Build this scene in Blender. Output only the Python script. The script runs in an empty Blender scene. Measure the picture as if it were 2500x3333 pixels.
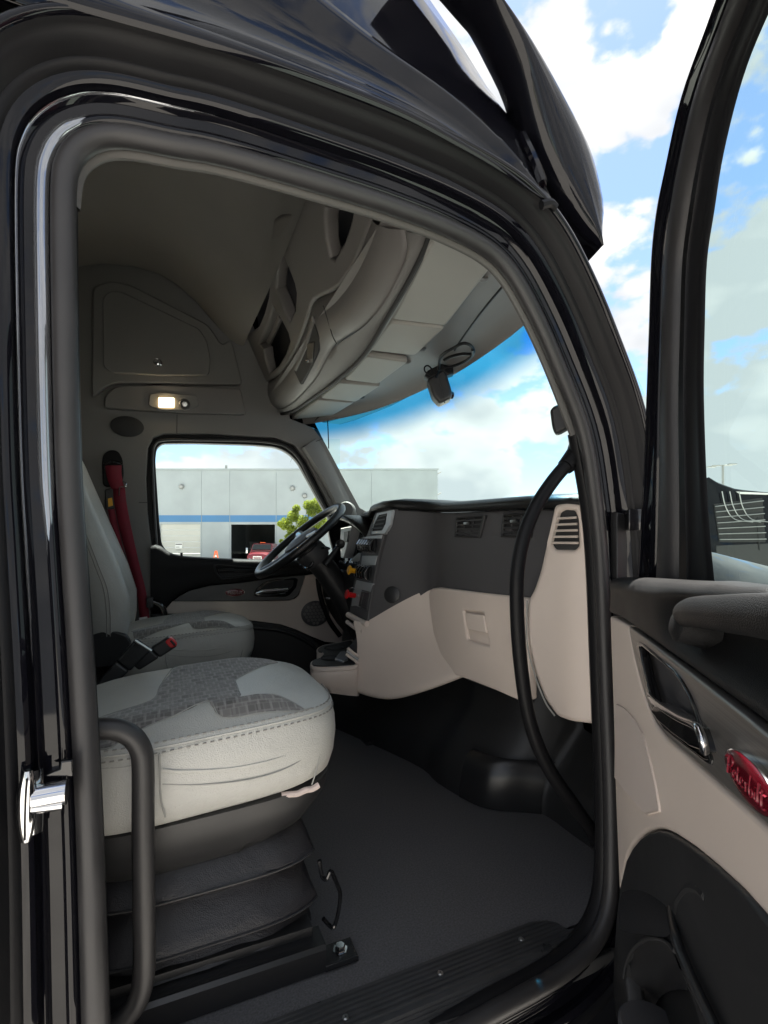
import bpy, bmesh, math, random
from mathutils import Vector, Matrix
R = math.radians
random.seed(7)
S = bpy.context.scene
COL = S.collection

# ------------------------------------------------------------------ camera
cam_d = bpy.data.cameras.new('camera')
cam = bpy.data.objects.new('camera', cam_d)
COL.objects.link(cam)
cam.location = (0, -0.88, 2.05)
cam.rotation_euler = (R(90), 0, R(-23.5))
cam_d.sensor_fit = 'VERTICAL'
cam_d.sensor_height = 36
cam_d.sensor_width = 27
cam_d.lens = 1600 / 3333 * 36
cam_d.shift_y = (1790 - 1666.5) / 3333
cam_d.clip_start = 0.02
cam_d.clip_end = 3000
S.camera = cam

# ------------------------------------------------------------------ sky
SUN_EL, SUN_AZ = 68, 50          # azimuth: degrees from +x towards +y
w = bpy.data.worlds.new('World')
S.world = w
w.use_nodes = True
nt = w.node_tree
nt.nodes.clear()
N = nt.nodes.new
L = nt.links.new
out = N('ShaderNodeOutputWorld')
bg = N('ShaderNodeBackground')
bg.inputs['Strength'].default_value = 0.075
sky = N('ShaderNodeTexSky')
sky.sky_type = 'NISHITA'
sky.sun_disc = False
sky.sun_elevation = R(SUN_EL)
sky.sun_rotation = R(90 - SUN_AZ)
sky.air_density = 1.0
sky.dust_density = 0.5
sky.altitude = 700
sky.ozone_density = 1.2
tc = N('ShaderNodeTexCoord')
mp = N('ShaderNodeMapping')
mp.inputs['Location'].default_value = (0.35, 0.15, 0.1)
mp.inputs['Scale'].default_value = (1.0, 1.0, 1.75)
L(tc.outputs['Generated'], mp.inputs['Vector'])
def cloud_field(shift, det):
    """billowy density over the sky directions, sampled with a small shift towards the sun"""
    ad = N('ShaderNodeVectorMath')
    ad.operation = 'ADD'
    ad.inputs[1].default_value = shift
    L(mp.outputs[0], ad.inputs[0])
    a = N('ShaderNodeTexNoise')
    a.inputs['Scale'].default_value = 2.7
    a.inputs['Detail'].default_value = det
    a.inputs['Roughness'].default_value = 0.56
    L(ad.outputs[0], a.inputs['Vector'])
    b = N('ShaderNodeTexVoronoi')
    b.inputs['Scale'].default_value = 9
    b.inputs['Detail'].default_value = max(0, det - 5)
    b.inputs['Roughness'].default_value = 0.55
    L(ad.outputs[0], b.inputs['Vector'])
    m1 = N('ShaderNodeMath')
    m1.operation = 'MULTIPLY_ADD'
    m1.inputs[1].default_value = -0.17
    L(b.outputs['Distance'], m1.inputs[0])
    L(a.outputs['Fac'], m1.inputs[2])
    return m1
f1 = cloud_field((0, 0, 0), 7.5)
f2 = cloud_field((0.025, 0.03, 0.11), 4)
r1 = N('ShaderNodeValToRGB')
r1.color_ramp.elements[0].position = 0.225
r1.color_ramp.elements[1].position = 0.292
r1.color_ramp.interpolation = 'EASE'
L(f1.outputs[0], r1.inputs['Fac'])
r2 = N('ShaderNodeValToRGB')
r2.color_ramp.elements[0].position = 0.27
r2.color_ramp.elements[0].color = (4.9, 4.82, 4.75, 1)
r2.color_ramp.elements[1].position = 0.47
r2.color_ramp.elements[1].color = (3.1, 3.22, 3.38, 1)
L(f2.outputs[0], r2.inputs['Fac'])
mx = N('ShaderNodeMix')
mx.data_type = 'RGBA'
L(r1.outputs[0], mx.inputs[0])
L(sky.outputs[0], mx.inputs[6])
L(r2.outputs[0], mx.inputs[7])
L(mx.outputs[2], bg.inputs['Color'])
L(bg.outputs[0], out.inputs['Surface'])

sun_d = bpy.data.lights.new('sun', 'SUN')
sun_d.energy = 5.0
sun_d.angle = R(0.6)
sun_d.color = (1.0, 0.95, 0.88)
sun = bpy.data.objects.new('sun', sun_d)
COL.objects.link(sun)
sd = Vector((math.cos(R(SUN_EL)) * math.cos(R(SUN_AZ)), math.cos(R(SUN_EL)) * math.sin(R(SUN_AZ)), math.sin(R(SUN_EL))))
sun.rotation_euler = sd.to_track_quat('Z', 'Y').to_euler()
sun.location = sd * 40

S.view_settings.view_transform = 'Standard'
S.view_settings.look = 'None'
S.view_settings.exposure = 1.85
S.view_settings.gamma = 1
S.render.engine = 'CYCLES'
S.cycles.use_denoising = True
S.cycles.max_bounces = 10
S.cycles.diffuse_bounces = 5
S.cycles.glossy_bounces = 5
S.cycles.transparent_max_bounces = 12
S.cycles.sample_clamp_indirect = 6
S.cycles.caustics_reflective = False

# ------------------------------------------------------------------ materials
def mat(name, col, rough=0.5, metal=0.0, bump=None, vary=None, wrinkle=None, coat=0.0, spec=0.5, emit=None, sheen=0.0):
    """bump=(scale,strength[,detail]); vary=(scale, amount)"""
    m = bpy.data.materials.new(name)
    m.use_nodes = True
    t = m.node_tree
    b = t.nodes['Principled BSDF']
    b.inputs['Base Color'].default_value = (*col, 1)
    b.inputs['Roughness'].default_value = rough
    b.inputs['Metallic'].default_value = metal
    b.inputs['Coat Weight'].default_value = coat
    b.inputs['Coat Roughness'].default_value = 0.03
    b.inputs['Specular IOR Level'].default_value = spec
    if sheen:
        b.inputs['Sheen Weight'].default_value = sheen
    if emit:
        b.inputs['Emission Color'].default_value = (*emit[:3], 1)
        b.inputs['Emission Strength'].default_value = emit[3]
    c = t.nodes.new('ShaderNodeTexCoord')
    if vary:
        n = t.nodes.new('ShaderNodeTexNoise')
        n.inputs['Scale'].default_value = vary[0]
        n.inputs['Detail'].default_value = 6
        t.links.new(c.outputs['Object'], n.inputs['Vector'])
        h = t.nodes.new('ShaderNodeMapRange')
        h.inputs['From Min'].default_value = 0.3
        h.inputs['From Max'].default_value = 0.7
        h.inputs['To Min'].default_value = 1 - vary[1]
        h.inputs['To Max'].default_value = 1 + vary[1]
        t.links.new(n.outputs['Fac'], h.inputs['Value'])
        x = t.nodes.new('ShaderNodeMix')
        x.data_type = 'RGBA'
        x.blend_type = 'MULTIPLY'
        x.inputs[0].default_value = 1
        x.inputs[6].default_value = (*col, 1)
        t.links.new(h.outputs[0], x.inputs[7])
        t.links.new(x.outputs[2], b.inputs['Base Color'])
        g = t.nodes.new('ShaderNodeMapRange')
        g.inputs['From Min'].default_value = 0.3
        g.inputs['From Max'].default_value = 0.7
        g.inputs['To Min'].default_value = max(0, rough - 0.05)
        g.inputs['To Max'].default_value = min(1, rough + 0.06)
        t.links.new(n.outputs['Fac'], g.inputs['Value'])
        t.links.new(g.outputs[0], b.inputs['Roughness'])
    if bump:
        if bump[0] < 0:
            n = t.nodes.new('ShaderNodeTexVoronoi')
            n.inputs['Scale'].default_value = -bump[0]
            o = n.outputs['Distance']
        else:
            n = t.nodes.new('ShaderNodeTexNoise')
            n.inputs['Scale'].default_value = bump[0]
            n.inputs['Detail'].default_value = 4
            o = n.outputs['Fac']
        t.links.new(c.outputs['Object'], n.inputs['Vector'])
        p = t.nodes.new('ShaderNodeBump')
        p.inputs['Strength'].default_value = bump[1]
        p.inputs['Distance'].default_value = 0.002
        t.links.new(o, p.inputs['Height'])
        t.links.new(p.outputs[0], b.inputs['Normal'])
    if wrinkle:
        n = t.nodes.new('ShaderNodeTexNoise')
        n.inputs['Scale'].default_value = wrinkle[0]
        n.inputs['Detail'].default_value = 5
        n.inputs['Roughness'].default_value = 0.6
        n.inputs['Distortion'].default_value = 1.2
        t.links.new(c.outputs['Object'], n.inputs['Vector'])
        p2 = t.nodes.new('ShaderNodeBump')
        p2.inputs['Strength'].default_value = wrinkle[1]
        p2.inputs['Distance'].default_value = 0.012
        t.links.new(n.outputs['Fac'], p2.inputs['Height'])
        if bump:
            t.links.new(p2.outputs[0], p.inputs['Normal'])
        else:
            t.links.new(p2.outputs[0], b.inputs['Normal'])
    return m

def glass(name, tint, band=None, refl=1.0):
    """thin pane: tinted see-through with a fresnel mirror on top; band = (z_low, z_high, colour) shade strip"""
    m = bpy.data.materials.new(name)
    m.use_nodes = True
    t = m.node_tree
    t.nodes.clear()
    o = t.nodes.new('ShaderNodeOutputMaterial')
    tr = t.nodes.new('ShaderNodeBsdfTransparent')
    tr.inputs[0].default_value = (*tint, 1)
    gl = t.nodes.new('ShaderNodeBsdfGlossy')
    gl.inputs['Roughness'].default_value = 0.01
    fr = t.nodes.new('ShaderNodeFresnel')
    fr.inputs['IOR'].default_value = 1.4
    ml = t.nodes.new('ShaderNodeMath')
    ml.operation = 'MULTIPLY'
    ml.inputs[1].default_value = refl
    mxs = t.nodes.new('ShaderNodeMixShader')
    t.links.new(fr.outputs[0], ml.inputs[0])
    t.links.new(ml.outputs[0], mxs.inputs[0])
    t.links.new(tr.outputs[0], mxs.inputs[1])
    t.links.new(gl.outputs[0], mxs.inputs[2])
    t.links.new(mxs.outputs[0], o.inputs[0])
    if band:
        c = t.nodes.new('ShaderNodeTexCoord')
        s = t.nodes.new('ShaderNodeSeparateXYZ')
        t.links.new(c.outputs['Object'], s.inputs[0])
        h = t.nodes.new('ShaderNodeMapRange')
        h.interpolation_type = 'SMOOTHSTEP'
        h.inputs['From Min'].default_value = band[0]
        h.inputs['From Max'].default_value = band[1]
        t.links.new(s.outputs['Z'], h.inputs['Value'])
        x = t.nodes.new('ShaderNodeMix')
        x.data_type = 'RGBA'
        x.inputs[6].default_value = (*tint, 1)
        x.inputs[7].default_value = (*band[2], 1)
        t.links.new(h.outputs[0], x.inputs[0])
        t.links.new(x.outputs[2], tr.inputs[0])
    return m

M = {}
M['paint'] = mat('black_paint', (0.004, 0.004, 0.006), 0.08, coat=0.6, spec=0.03)
M['rubber'] = mat('seal_rubber', (0.024, 0.023, 0.024), 0.46, bump=(900, 0.12), vary=(14, 0.12))
M['rubber_dark'] = mat('dark_rubber', (0.008, 0.008, 0.009), 0.42, bump=(700, 0.1), spec=0.16)
M['trimgrey'] = mat('grey_trim_plastic', (0.175, 0.17, 0.164), 0.6, bump=(1400, 0.16), vary=(3, 0.05))
M['pinch'] = mat('pinch_strip', (0.075, 0.072, 0.068), 0.6, bump=(900, 0.1))
M['visor'] = mat('visor_vinyl', (0.29, 0.282, 0.262), 0.6, bump=(1500, 0.12), vary=(5, 0.04))
M['liner'] = mat('headliner_fabric', (0.20, 0.193, 0.186), 0.9, bump=(1800, 0.3), vary=(4, 0.06))
M['consoletrim'] = mat('console_plastic', (0.165, 0.156, 0.15), 0.5, bump=(1500, 0.14), vary=(4, 0.05))
M['dark'] = mat('dark_recess', (0.02, 0.02, 0.021), 0.7, bump=(900, 0.1))
M['black'] = mat('black_plastic', (0.02, 0.02, 0.021), 0.42, bump=(1300, 0.14), vary=(8, 0.1))
M['gloss'] = mat('gloss_black_plastic', (0.008, 0.008, 0.009), 0.12, coat=0.5)
M['dash'] = mat('charcoal_dash', (0.062, 0.06, 0.063), 0.55, bump=(1500, 0.16), vary=(5, 0.06))
M['dashpad'] = mat('dash_pad_skin', (0.012, 0.012, 0.012), 0.33, bump=(-900, 0.25))
M['cream'] = mat('cream_plastic', (0.63, 0.545, 0.485), 0.5, bump=(1500, 0.14), vary=(5, 0.03))
M['silver'] = mat('silver_plastic', (0.36, 0.37, 0.38), 0.35, 0.3, bump=(1500, 0.1))
M['chrome'] = mat('chrome', (0.62, 0.62, 0.63), 0.1, 1.0)
M['steel'] = mat('dull_steel', (0.4, 0.4, 0.4), 0.3, 1.0)
M['leather'] = mat('pale_grey_leather', (0.49, 0.485, 0.455), 0.38, bump=(-420, 0.3), vary=(7, 0.06), wrinkle=(9, 0.30))
M['stitch'] = mat('stitch_thread', (0.30, 0.29, 0.27), 0.8)
M['seam'] = mat('seam_shadow_cord', (0.33, 0.33, 0.31), 0.6)
M['vinyl'] = mat('black_vinyl', (0.022, 0.021, 0.024), 0.38, bump=(-500, 0.3), vary=(9, 0.15), wrinkle=(11, 0.35))
M['floor'] = mat('floor_mat_rubber', (0.11, 0.108, 0.112), 0.6, bump=(420, 0.9), vary=(230, 0.34))
M['tread'] = mat('tread_plastic', (0.05, 0.05, 0.051), 0.32, bump=(900, 0.15), vary=(12, 0.2))
M['doorskin'] = mat('grained_door_skin', (0.010, 0.010, 0.0105), 0.42, bump=(-800, 0.3), vary=(7, 0.08), spec=0.2)
M['red'] = mat('red_enamel', (0.09, 0.0015, 0.007), 0.25, coat=0.3)
M['redrelief'] = mat('emblem_lettering', (0.20, 0.012, 0.025), 0.2, 0.1)
M['emblemsilver'] = mat('emblem_silver_lettering', (0.75, 0.7, 0.7), 0.25, 0.6)
M['belt'] = mat('red_webbing', (0.20, 0.012, 0.028), 0.7, bump=(900, 0.4), vary=(20, 0.12))
M['yellow'] = mat('yellow_plastic', (0.75, 0.36, 0.01), 0.35)
M['redplastic'] = mat('red_plastic', (0.55, 0.012, 0.015), 0.35)
M['label'] = mat('white_label', (0.75, 0.74, 0.72), 0.6)
M['fleece'] = mat('frayed_foam', (0.62, 0.52, 0.48), 0.95, bump=(260, 1.0))
M['lamp'] = mat('lit_lens_and_sun_speck', (0.9, 0.8, 0.6), 0.3, emit=(1.0, 0.72, 0.36, 3.5))  # glow of the reading lamp, also used for the added sun speck
M['bulb'] = mat('lit_lamp_bulb', (1, 0.95, 0.8), 0.3, emit=(1.0, 0.86, 0.6, 12))
M['screen'] = mat('gauge_face', (0.01, 0.01, 0.012), 0.15, coat=0.5)
M['windshield'] = glass('windshield_glass', (0.80, 0.93, 0.90), band=(2.63, 2.745, (0.04, 0.33, 0.60)), refl=0.006)
M['sideglass'] = glass('side_glass', (0.86, 0.96, 0.94), refl=0.3)
M['doorglass'] = glass('door_glass', (0.74, 0.89, 0.845), refl=0.35)

def brushed(name, col):
    m = mat(name, col, 0.32, 0.75)
    t = m.node_tree
    b = t.nodes['Principled BSDF']
    c = t.nodes.new('ShaderNodeTexCoord')
    p = t.nodes.new('ShaderNodeMapping')
    p.inputs['Scale'].default_value = (6, 6, 900)
    n = t.nodes.new('ShaderNodeTexNoise')
    n.inputs['Scale'].default_value = 1.0
    n.inputs['Detail'].default_value = 5
    t.links.new(c.outputs['Object'], p.inputs[0])
    t.links.new(p.outputs[0], n.inputs['Vector'])
    h = t.nodes.new('ShaderNodeMapRange')
    h.inputs['To Min'].default_value = 0.6
    h.inputs['To Max'].default_value = 1.35
    t.links.new(n.outputs['Fac'], h.inputs['Value'])
    x = t.nodes.new('ShaderNodeMix')
    x.data_type = 'RGBA'
    x.blend_type = 'MULTIPLY'
    x.inputs[0].default_value = 1
    x.inputs[6].default_value = (*col, 1)
    t.links.new(h.outputs[0], x.inputs[7])
    t.links.new(x.outputs[2], b.inputs['Base Color'])
    return m
M['brushed'] = brushed('brushed_grey_trim', (0.33, 0.31, 0.29))

def fabric():
    m = mat('patterned_seat_fabric', (0.16, 0.15, 0.14), 0.9, sheen=0.3)
    t = m.node_tree
    b = t.nodes['Principled BSDF']
    c = t.nodes.new('ShaderNodeTexCoord')
    def brick(sc, off, mort, seedloc, bw, rh):
        p = t.nodes.new('ShaderNodeMapping')
        p.inputs['Location'].default_value = seedloc
        t.links.new(c.outputs['Object'], p.inputs[0])
        k = t.nodes.new('ShaderNodeTexBrick')
        k.inputs['Scale'].default_value = sc
        k.inputs['Mortar Size'].default_value = mort
        k.inputs['Mortar Smooth'].default_value = 0.2
        k.inputs['Brick Width'].default_value = bw
        k.inputs['Row Height'].default_value = rh
        k.offset = off
        k.inputs['Color1'].default_value = (0.085, 0.078, 0.073, 1)
        k.inputs['Color2'].default_value = (0.20, 0.188, 0.177, 1)
        k.inputs['Mortar'].default_value = (0.27, 0.255, 0.24, 1)
        t.links.new(p.outputs[0], k.inputs['Vector'])
        return k
    k1 = brick(30, 0.37, 0.09, (0.0, 0.0, 0), 0.72, 0.9)
    k2 = brick(44, 0.5, 0.07, (0.31, 0.17, 0), 0.7, 1.1)
    n = t.nodes.new('ShaderNodeTexNoise')
    n.inputs['Scale'].default_value = 700
    t.links.new(c.outputs['Object'], n.inputs['Vector'])
    x = t.nodes.new('ShaderNodeMix')
    x.data_type = 'RGBA'
    x.inputs[0].default_value = 0.4
    t.links.new(k1.outputs[0], x.inputs[6])
    t.links.new(k2.outputs[0], x.inputs[7])
    t.links.new(x.outputs[2], b.inputs['Base Color'])
    p = t.nodes.new('ShaderNodeBump')
    p.inputs['Strength'].default_value = 0.5
    p.inputs['Distance'].default_value = 0.001
    t.links.new(n.outputs['Fac'], p.inputs['Height'])
    t.links.new(p.outputs[0], b.inputs['Normal'])
    return m
M['fabric'] = fabric()

# ------------------------------------------------------------------ geometry helpers
def V(p):
    return Vector(p)

def link(name, me, m, parent=None, sharp=38):
    o = bpy.data.objects.new(name, me)
    COL.objects.link(o)
    if m is not None:
        me.materials.append(M[m] if isinstance(m, str) else m)
    for p in me.polygons:
        p.use_smooth = True
    try:
        me.set_sharp_from_angle(angle=R(sharp))
    except Exception:
        pass
    if parent is not None:
        o.parent = parent
    return o

def mesh(name, vs, fs, m, parent=None, sharp=38):
    me = bpy.data.meshes.new(name)
    me.from_pydata([tuple(v) for v in vs], [], fs)
    me.update()
    bm = bmesh.new()
    bm.from_mesh(me)
    bmesh.ops.recalc_face_normals(bm, faces=bm.faces)
    bm.to_mesh(me)
    bm.free()
    return link(name, me, m, parent, sharp)

def root(name, label, cat, loc=(0, 0, 0), group=None, rz=0):
    o = bpy.data.objects.new(name, None)
    o.empty_display_size = 0.1
    COL.objects.link(o)
    o.location = loc
    o.rotation_euler = (0, 0, rz)
    return tag(o, label, cat, group)

def tag(o, label=None, cat=None, group=None, kind=None):
    if label: o['label'] = label
    if cat: o['category'] = cat
    if group: o['group'] = group
    if kind: o['kind'] = kind
    return o

def smooth(pts, n=6, closed=False):
    """Catmull-Rom through the points"""
    P_ = [V(p) for p in pts]
    k = len(P_)
    res = []
    for i in range(k if closed else k - 1):
        p1, p2 = P_[i], P_[(i + 1) % k]
        p0 = P_[(i - 1) % k] if closed or i > 0 else p1 * 2 - p2
        p3 = P_[(i + 2) % k] if closed or i + 2 < k else p2 * 2 - p1
        for j in range(n):
            t = j / n
            res.append(0.5 * ((2 * p1) + (p2 - p0) * t + (2 * p0 - 5 * p1 + 4 * p2 - p3) * t * t + (3 * p1 - p0 - 3 * p2 + p3) * t ** 3))
    if not closed:
        res.append(P_[-1])
    return res

def resample(pts, n, closed=False):
    P_ = [V(p) for p in pts]
    if closed:
        P_.append(P_[0])
    d = [0]
    for a, b in zip(P_, P_[1:]):
        d.append(d[-1] + (b - a).length)
    res = []
    j = 0
    cnt = n if closed else n - 1
    for i in range(n):
        t = d[-1] * i / cnt
        while j < len(d) - 2 and d[j + 1] < t:
            j += 1
        f = (t - d[j]) / max(1e-9, d[j + 1] - d[j])
        res.append(P_[j].lerp(P_[j + 1], min(1, f)))
    return res

def rings_mesh(name, rings, m, parent=None, ring_closed=True, closed=False, caps=True, sharp=38):
    n = len(rings[0])
    vs = [p for r in rings for p in r]
    fs = []
    K = len(rings)
    for i in range(K if closed else K - 1):
        a, b = i * n, ((i + 1) % K) * n
        for j in range(n if ring_closed else n - 1):
            j2 = (j + 1) % n
            fs.append((a + j, a + j2, b + j2, b + j))
    if caps and ring_closed and not closed:
        fs.append(tuple(range(n)))
        fs.append(tuple(range((K - 1) * n, K * n)))
    return mesh(name, vs, fs, m, parent, sharp)

def tube(name, pts, r, m, parent=None, closed=False, n=6, sides=12, flat=1.0, up=None, do_smooth=True, taper=None):
    """round (or flattened) bar along a path"""
    path = smooth(pts, n, closed) if do_smooth and len(pts) > 2 else [V(p) for p in pts]
    K = len(path)
    rings = []
    prev = None
    for i in range(K):
        a = path[(i - 1) % K] if closed or i > 0 else path[0]
        b = path[(i + 1) % K] if closed or i < K - 1 else path[-1]
        t = (b - a).normalized()
        if up is not None:
            u = V(up)
        elif prev is None:
            u = Vector((0, 0, 1)) if abs(t.z) < 0.9 else Vector((1, 0, 0))
        else:
            u = prev
        u = (u - t * u.dot(t)).normalized()
        prev = u
        s = t.cross(u)
        rr = r if taper is None else r * (taper[0] + (taper[1] - taper[0]) * i / (K - 1))
        rings.append([path[i] + u * (rr * math.cos(q)) + s * (rr * flat * math.sin(q)) for q in [2 * math.pi * k / sides for k in range(sides)]])
    return rings_mesh(name, rings, m, parent, True, closed)

def rounded(pts, r, k=4):
    """round the corners of a closed polygon of Vectors"""
    P_ = [V(p) for p in pts]
    res = []
    n = len(P_)
    for i in range(n):
        a, b, c = P_[i - 1], P_[i], P_[(i + 1) % n]
        la, lc = (a - b).length, (c - b).length
        d = min(r, la * 0.45, lc * 0.45)
        p, q = b + (a - b).normalized() * d, b + (c - b).normalized() * d
        for j in range(k + 1):
            t = j / k
            res.append(p * (1 - t) ** 2 + b * 2 * t * (1 - t) + q * t * t)
    return res

def plate(name, outer, m, parent=None, holes=(), th=0.01, bev=0.002, n=None, off=0.0, rnd=0.0, sm=0, hrnd=None, bres=2, sharp=38):
    """flat moulded piece: outline (3-D points in one plane) with holes, thickness behind the plane, rounded edges"""
    outer = [V(p) for p in outer]
    nn = V(n).normalized()
    zz = Vector((0, 0, 1)) if abs(nn.z) < 0.95 else Vector((0, 1, 0))
    uy = (zz - nn * zz.dot(nn)).normalized()
    ux = uy.cross(nn)
    o = outer[0].copy()
    cu = bpy.data.curves.new(name, 'CURVE')
    cu.dimensions = '2D'
    cu.fill_mode = 'BOTH'
    for idx, loop in enumerate([outer] + [[V(p) for p in h] for h in holes]):
        rr = rnd if idx == 0 else (rnd if hrnd is None else hrnd)
        if sm:
            loop = smooth(loop, sm, True)
        elif rr:
            loop = rounded(loop, rr)
        sp = cu.splines.new('POLY')
        sp.points.add(len(loop) - 1)
        for p, q in zip(sp.points, loop):
            d = q - o
            p.co = (d.dot(ux), d.dot(uy), 0, 1)
        sp.use_cyclic_u = True
    cu.extrude = max(0.0002, th / 2 - bev)
    cu.bevel_depth = bev
    cu.bevel_resolution = bres
    cu.offset = -bev
    ob = bpy.data.objects.new(name + '_curve', cu)
    COL.objects.link(ob)
    dg = bpy.context.evaluated_depsgraph_get()
    me = bpy.data.meshes.new_from_object(ob.evaluated_get(dg))
    bpy.data.objects.remove(ob)
    bpy.data.curves.remove(cu)
    me.name = name
    org = o + nn * (off - th / 2)
    for v in me.vertices:
        c = v.co.copy()
        v.co = org + ux * c.x + uy * c.y + nn * c.z
    me.update()
    me.materials.clear()
    return link(name, me, m, parent, sharp)

def box(name, c, s, m, parent=None, bev=0.003, rot=None, seg=2):
    bm = bmesh.new()
    bmesh.ops.create_cube(bm, size=1)
    for v in bm.verts:
        v.co = Vector((v.co.x * s[0], v.co.y * s[1], v.co.z * s[2]))
    if bev:
        bmesh.ops.bevel(bm, geom=list(bm.edges), offset=bev, segments=seg, profile=0.7, affect='EDGES')
    mt = Matrix.Translation(V(c))
    if rot is not None:
        mt = mt @ (rot.to_4x4() if isinstance(rot, Matrix) else Matrix.Rotation(rot, 4, 'Z'))
    bmesh.ops.transform(bm, matrix=mt, verts=bm.verts)
    me = bpy.data.meshes.new(name)
    bm.to_mesh(me)
    bm.free()
    return link(name, me, m, parent)

def lathe(name, prof, c, axis, m, parent=None, sides=24, sy=1.0, up=None, sharp=38):
    """prof = [(radius, height along axis)]"""
    ax = V(axis).normalized()
    u = V(up) if up else (Vector((0, 0, 1)) if abs(ax.z) < 0.9 else Vector((1, 0, 0)))
    u = (u - ax * u.dot(ax)).normalized()
    s = ax.cross(u)
    rings = [[V(c) + ax * h + u * (max(r, 1e-4) * sy * math.cos(q)) + s * (max(r, 1e-4) * math.sin(q)) for q in [2 * math.pi * k / sides for k in range(sides)]] for r, h in prof]
    return rings_mesh(name, rings, m, parent, True, False, True, sharp)

def grid(name, rows, m, parent=None, sub=0, solid=0.0, sharp=60):
    """surface through rows of control points"""
    o = rings_mesh(name, rows, m, parent, False, False, False, sharp)
    if sub:
        md = o.modifiers.new('sub', 'SUBSURF')
        md.levels = md.render_levels = sub
    if solid:
        md = o.modifiers.new('thick', 'SOLIDIFY')
        md.thickness = solid
        md.offset = 0
    return o

def copy_tree(o, parent=None, move=(0, 0, 0)):
    c = o.copy()
    COL.objects.link(c)
    c.parent = parent
    if parent is None:
        c.location = o.location + V(move)
    for ch in list(o.children):
        copy_tree(ch, c)
    return c

SCRIPT = [[(0.5, 0), (0.7, 1.0), (0.9, 2.0)], [(0.2, 1.6), (0.9, 2.1), (1.7, 1.9), (1.8, 1.4), (1.3, 1.0), (0.75, 0.95)],
          [(1.7, 0.5), (2.3, 0.6), (2.5, 0.9), (2.2, 1.05), (1.9, 0.7), (1.95, 0.25), (2.3, 0.1), (2.7, 0.4)],
          [(3.05, 1.7), (2.9, 0.8), (2.95, 0.2), (3.2, 0.1), (3.4, 0.4)], [(2.6, 1.15), (3.4, 1.25)],
          [(3.3, 0.5), (3.9, 0.6), (4.1, 0.9), (3.8, 1.05), (3.5, 0.7), (3.55, 0.25), (3.9, 0.1), (4.3, 0.4)],
          [(4.6, 0.95), (4.65, 0.5), (4.6, 0.05)], [(4.63, 0.5), (4.85, 0.95), (5.15, 0.9)],
          [(5.65, 2.1), (5.4, 1.0), (5.4, 0.2), (5.7, 0.05), (6.05, 0.4), (5.9, 0.85), (5.5, 0.7)],
          [(6.5, 0.95), (6.4, 0.3), (6.6, 0.1), (6.8, 0.4)], [(6.6, 1.4), (6.66, 1.5)],
          [(7.15, 2.1), (6.95, 1.0), (6.95, 0.25), (7.2, 0.1)],
          [(7.8, 1.8), (7.6, 0.8), (7.65, 0.2), (8.0, 0.1), (8.3, 0.4)], [(7.2, 1.3), (8.5, 1.45)]]

def lettering(name, c, ux, uy, nn, width, m, parent, r=0.0006):
    """raised handwritten word on an emblem"""
    k = width / 8.5
    vs, fs = [], []
    for st in SCRIPT:
        pts = smooth([V(c) + V(ux) * ((x - 4.3) * k) + V(uy) * ((y - 1.0) * k * 0.95) for x, y in st], 4)
        base = None
        for i, p in enumerate(pts):
            t = (pts[min(i + 1, len(pts) - 1)] - pts[max(i - 1, 0)]).normalized()
            s = t.cross(V(nn)).normalized()
            q = len(vs)
            vs += [p - s * r, p + V(nn) * r * 1.2, p + s * r, p - V(nn) * r]
            if base is not None:
                for a in range(4):
                    fs.append((base + a, base + (a + 1) % 4, q + (a + 1) % 4, q + a))
            base = q
    return mesh(name, vs, fs, m, parent)

def emblem(c, ux, uy, nn, rx, ry, parent, lm):
    e = lathe('emblem', [(rx, -0.004), (rx, 0.002), (rx * 0.97, 0.004), (rx * 0.93, 0.004)], c, nn, 'chrome', parent, 40, ry / rx, uy)
    lathe('emblem_field', [(rx * 0.95, 0.001), (rx * 0.94, 0.004), (rx * 0.8, 0.0058), (rx * 0.4, 0.0066), (0.0002, 0.0068)], c, nn, 'red', e, 40, ry / rx, uy)
    lettering('emblem_lettering', V(c) + V(nn) * 0.0062, ux, uy, nn, rx * 1.55, lm, e, rx * 0.02)
    return e

# ------------------------------------------------------------------ setting outside
def ground_mat():
    m = mat('sunlit_concrete', (0.52, 0.50, 0.465), 0.85, bump=(40, 0.3), vary=(0.35, 0.14))
    return m
gm = ground_mat()
o = mesh('ground', [(-700, -700, 0), (900, -700, 0), (900, 900, 0), (-700, 900, 0)], [(0, 1, 2, 3)], gm)
tag(o, 'pale concrete truck yard', None, None, 'structure')
del o['label']

# ------------------------------------------------------------------ truck cab shell
cab = root('truck_cab', 'black truck cab body seen through its open passenger door', 'truck cab', (0, 0, 0))

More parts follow.
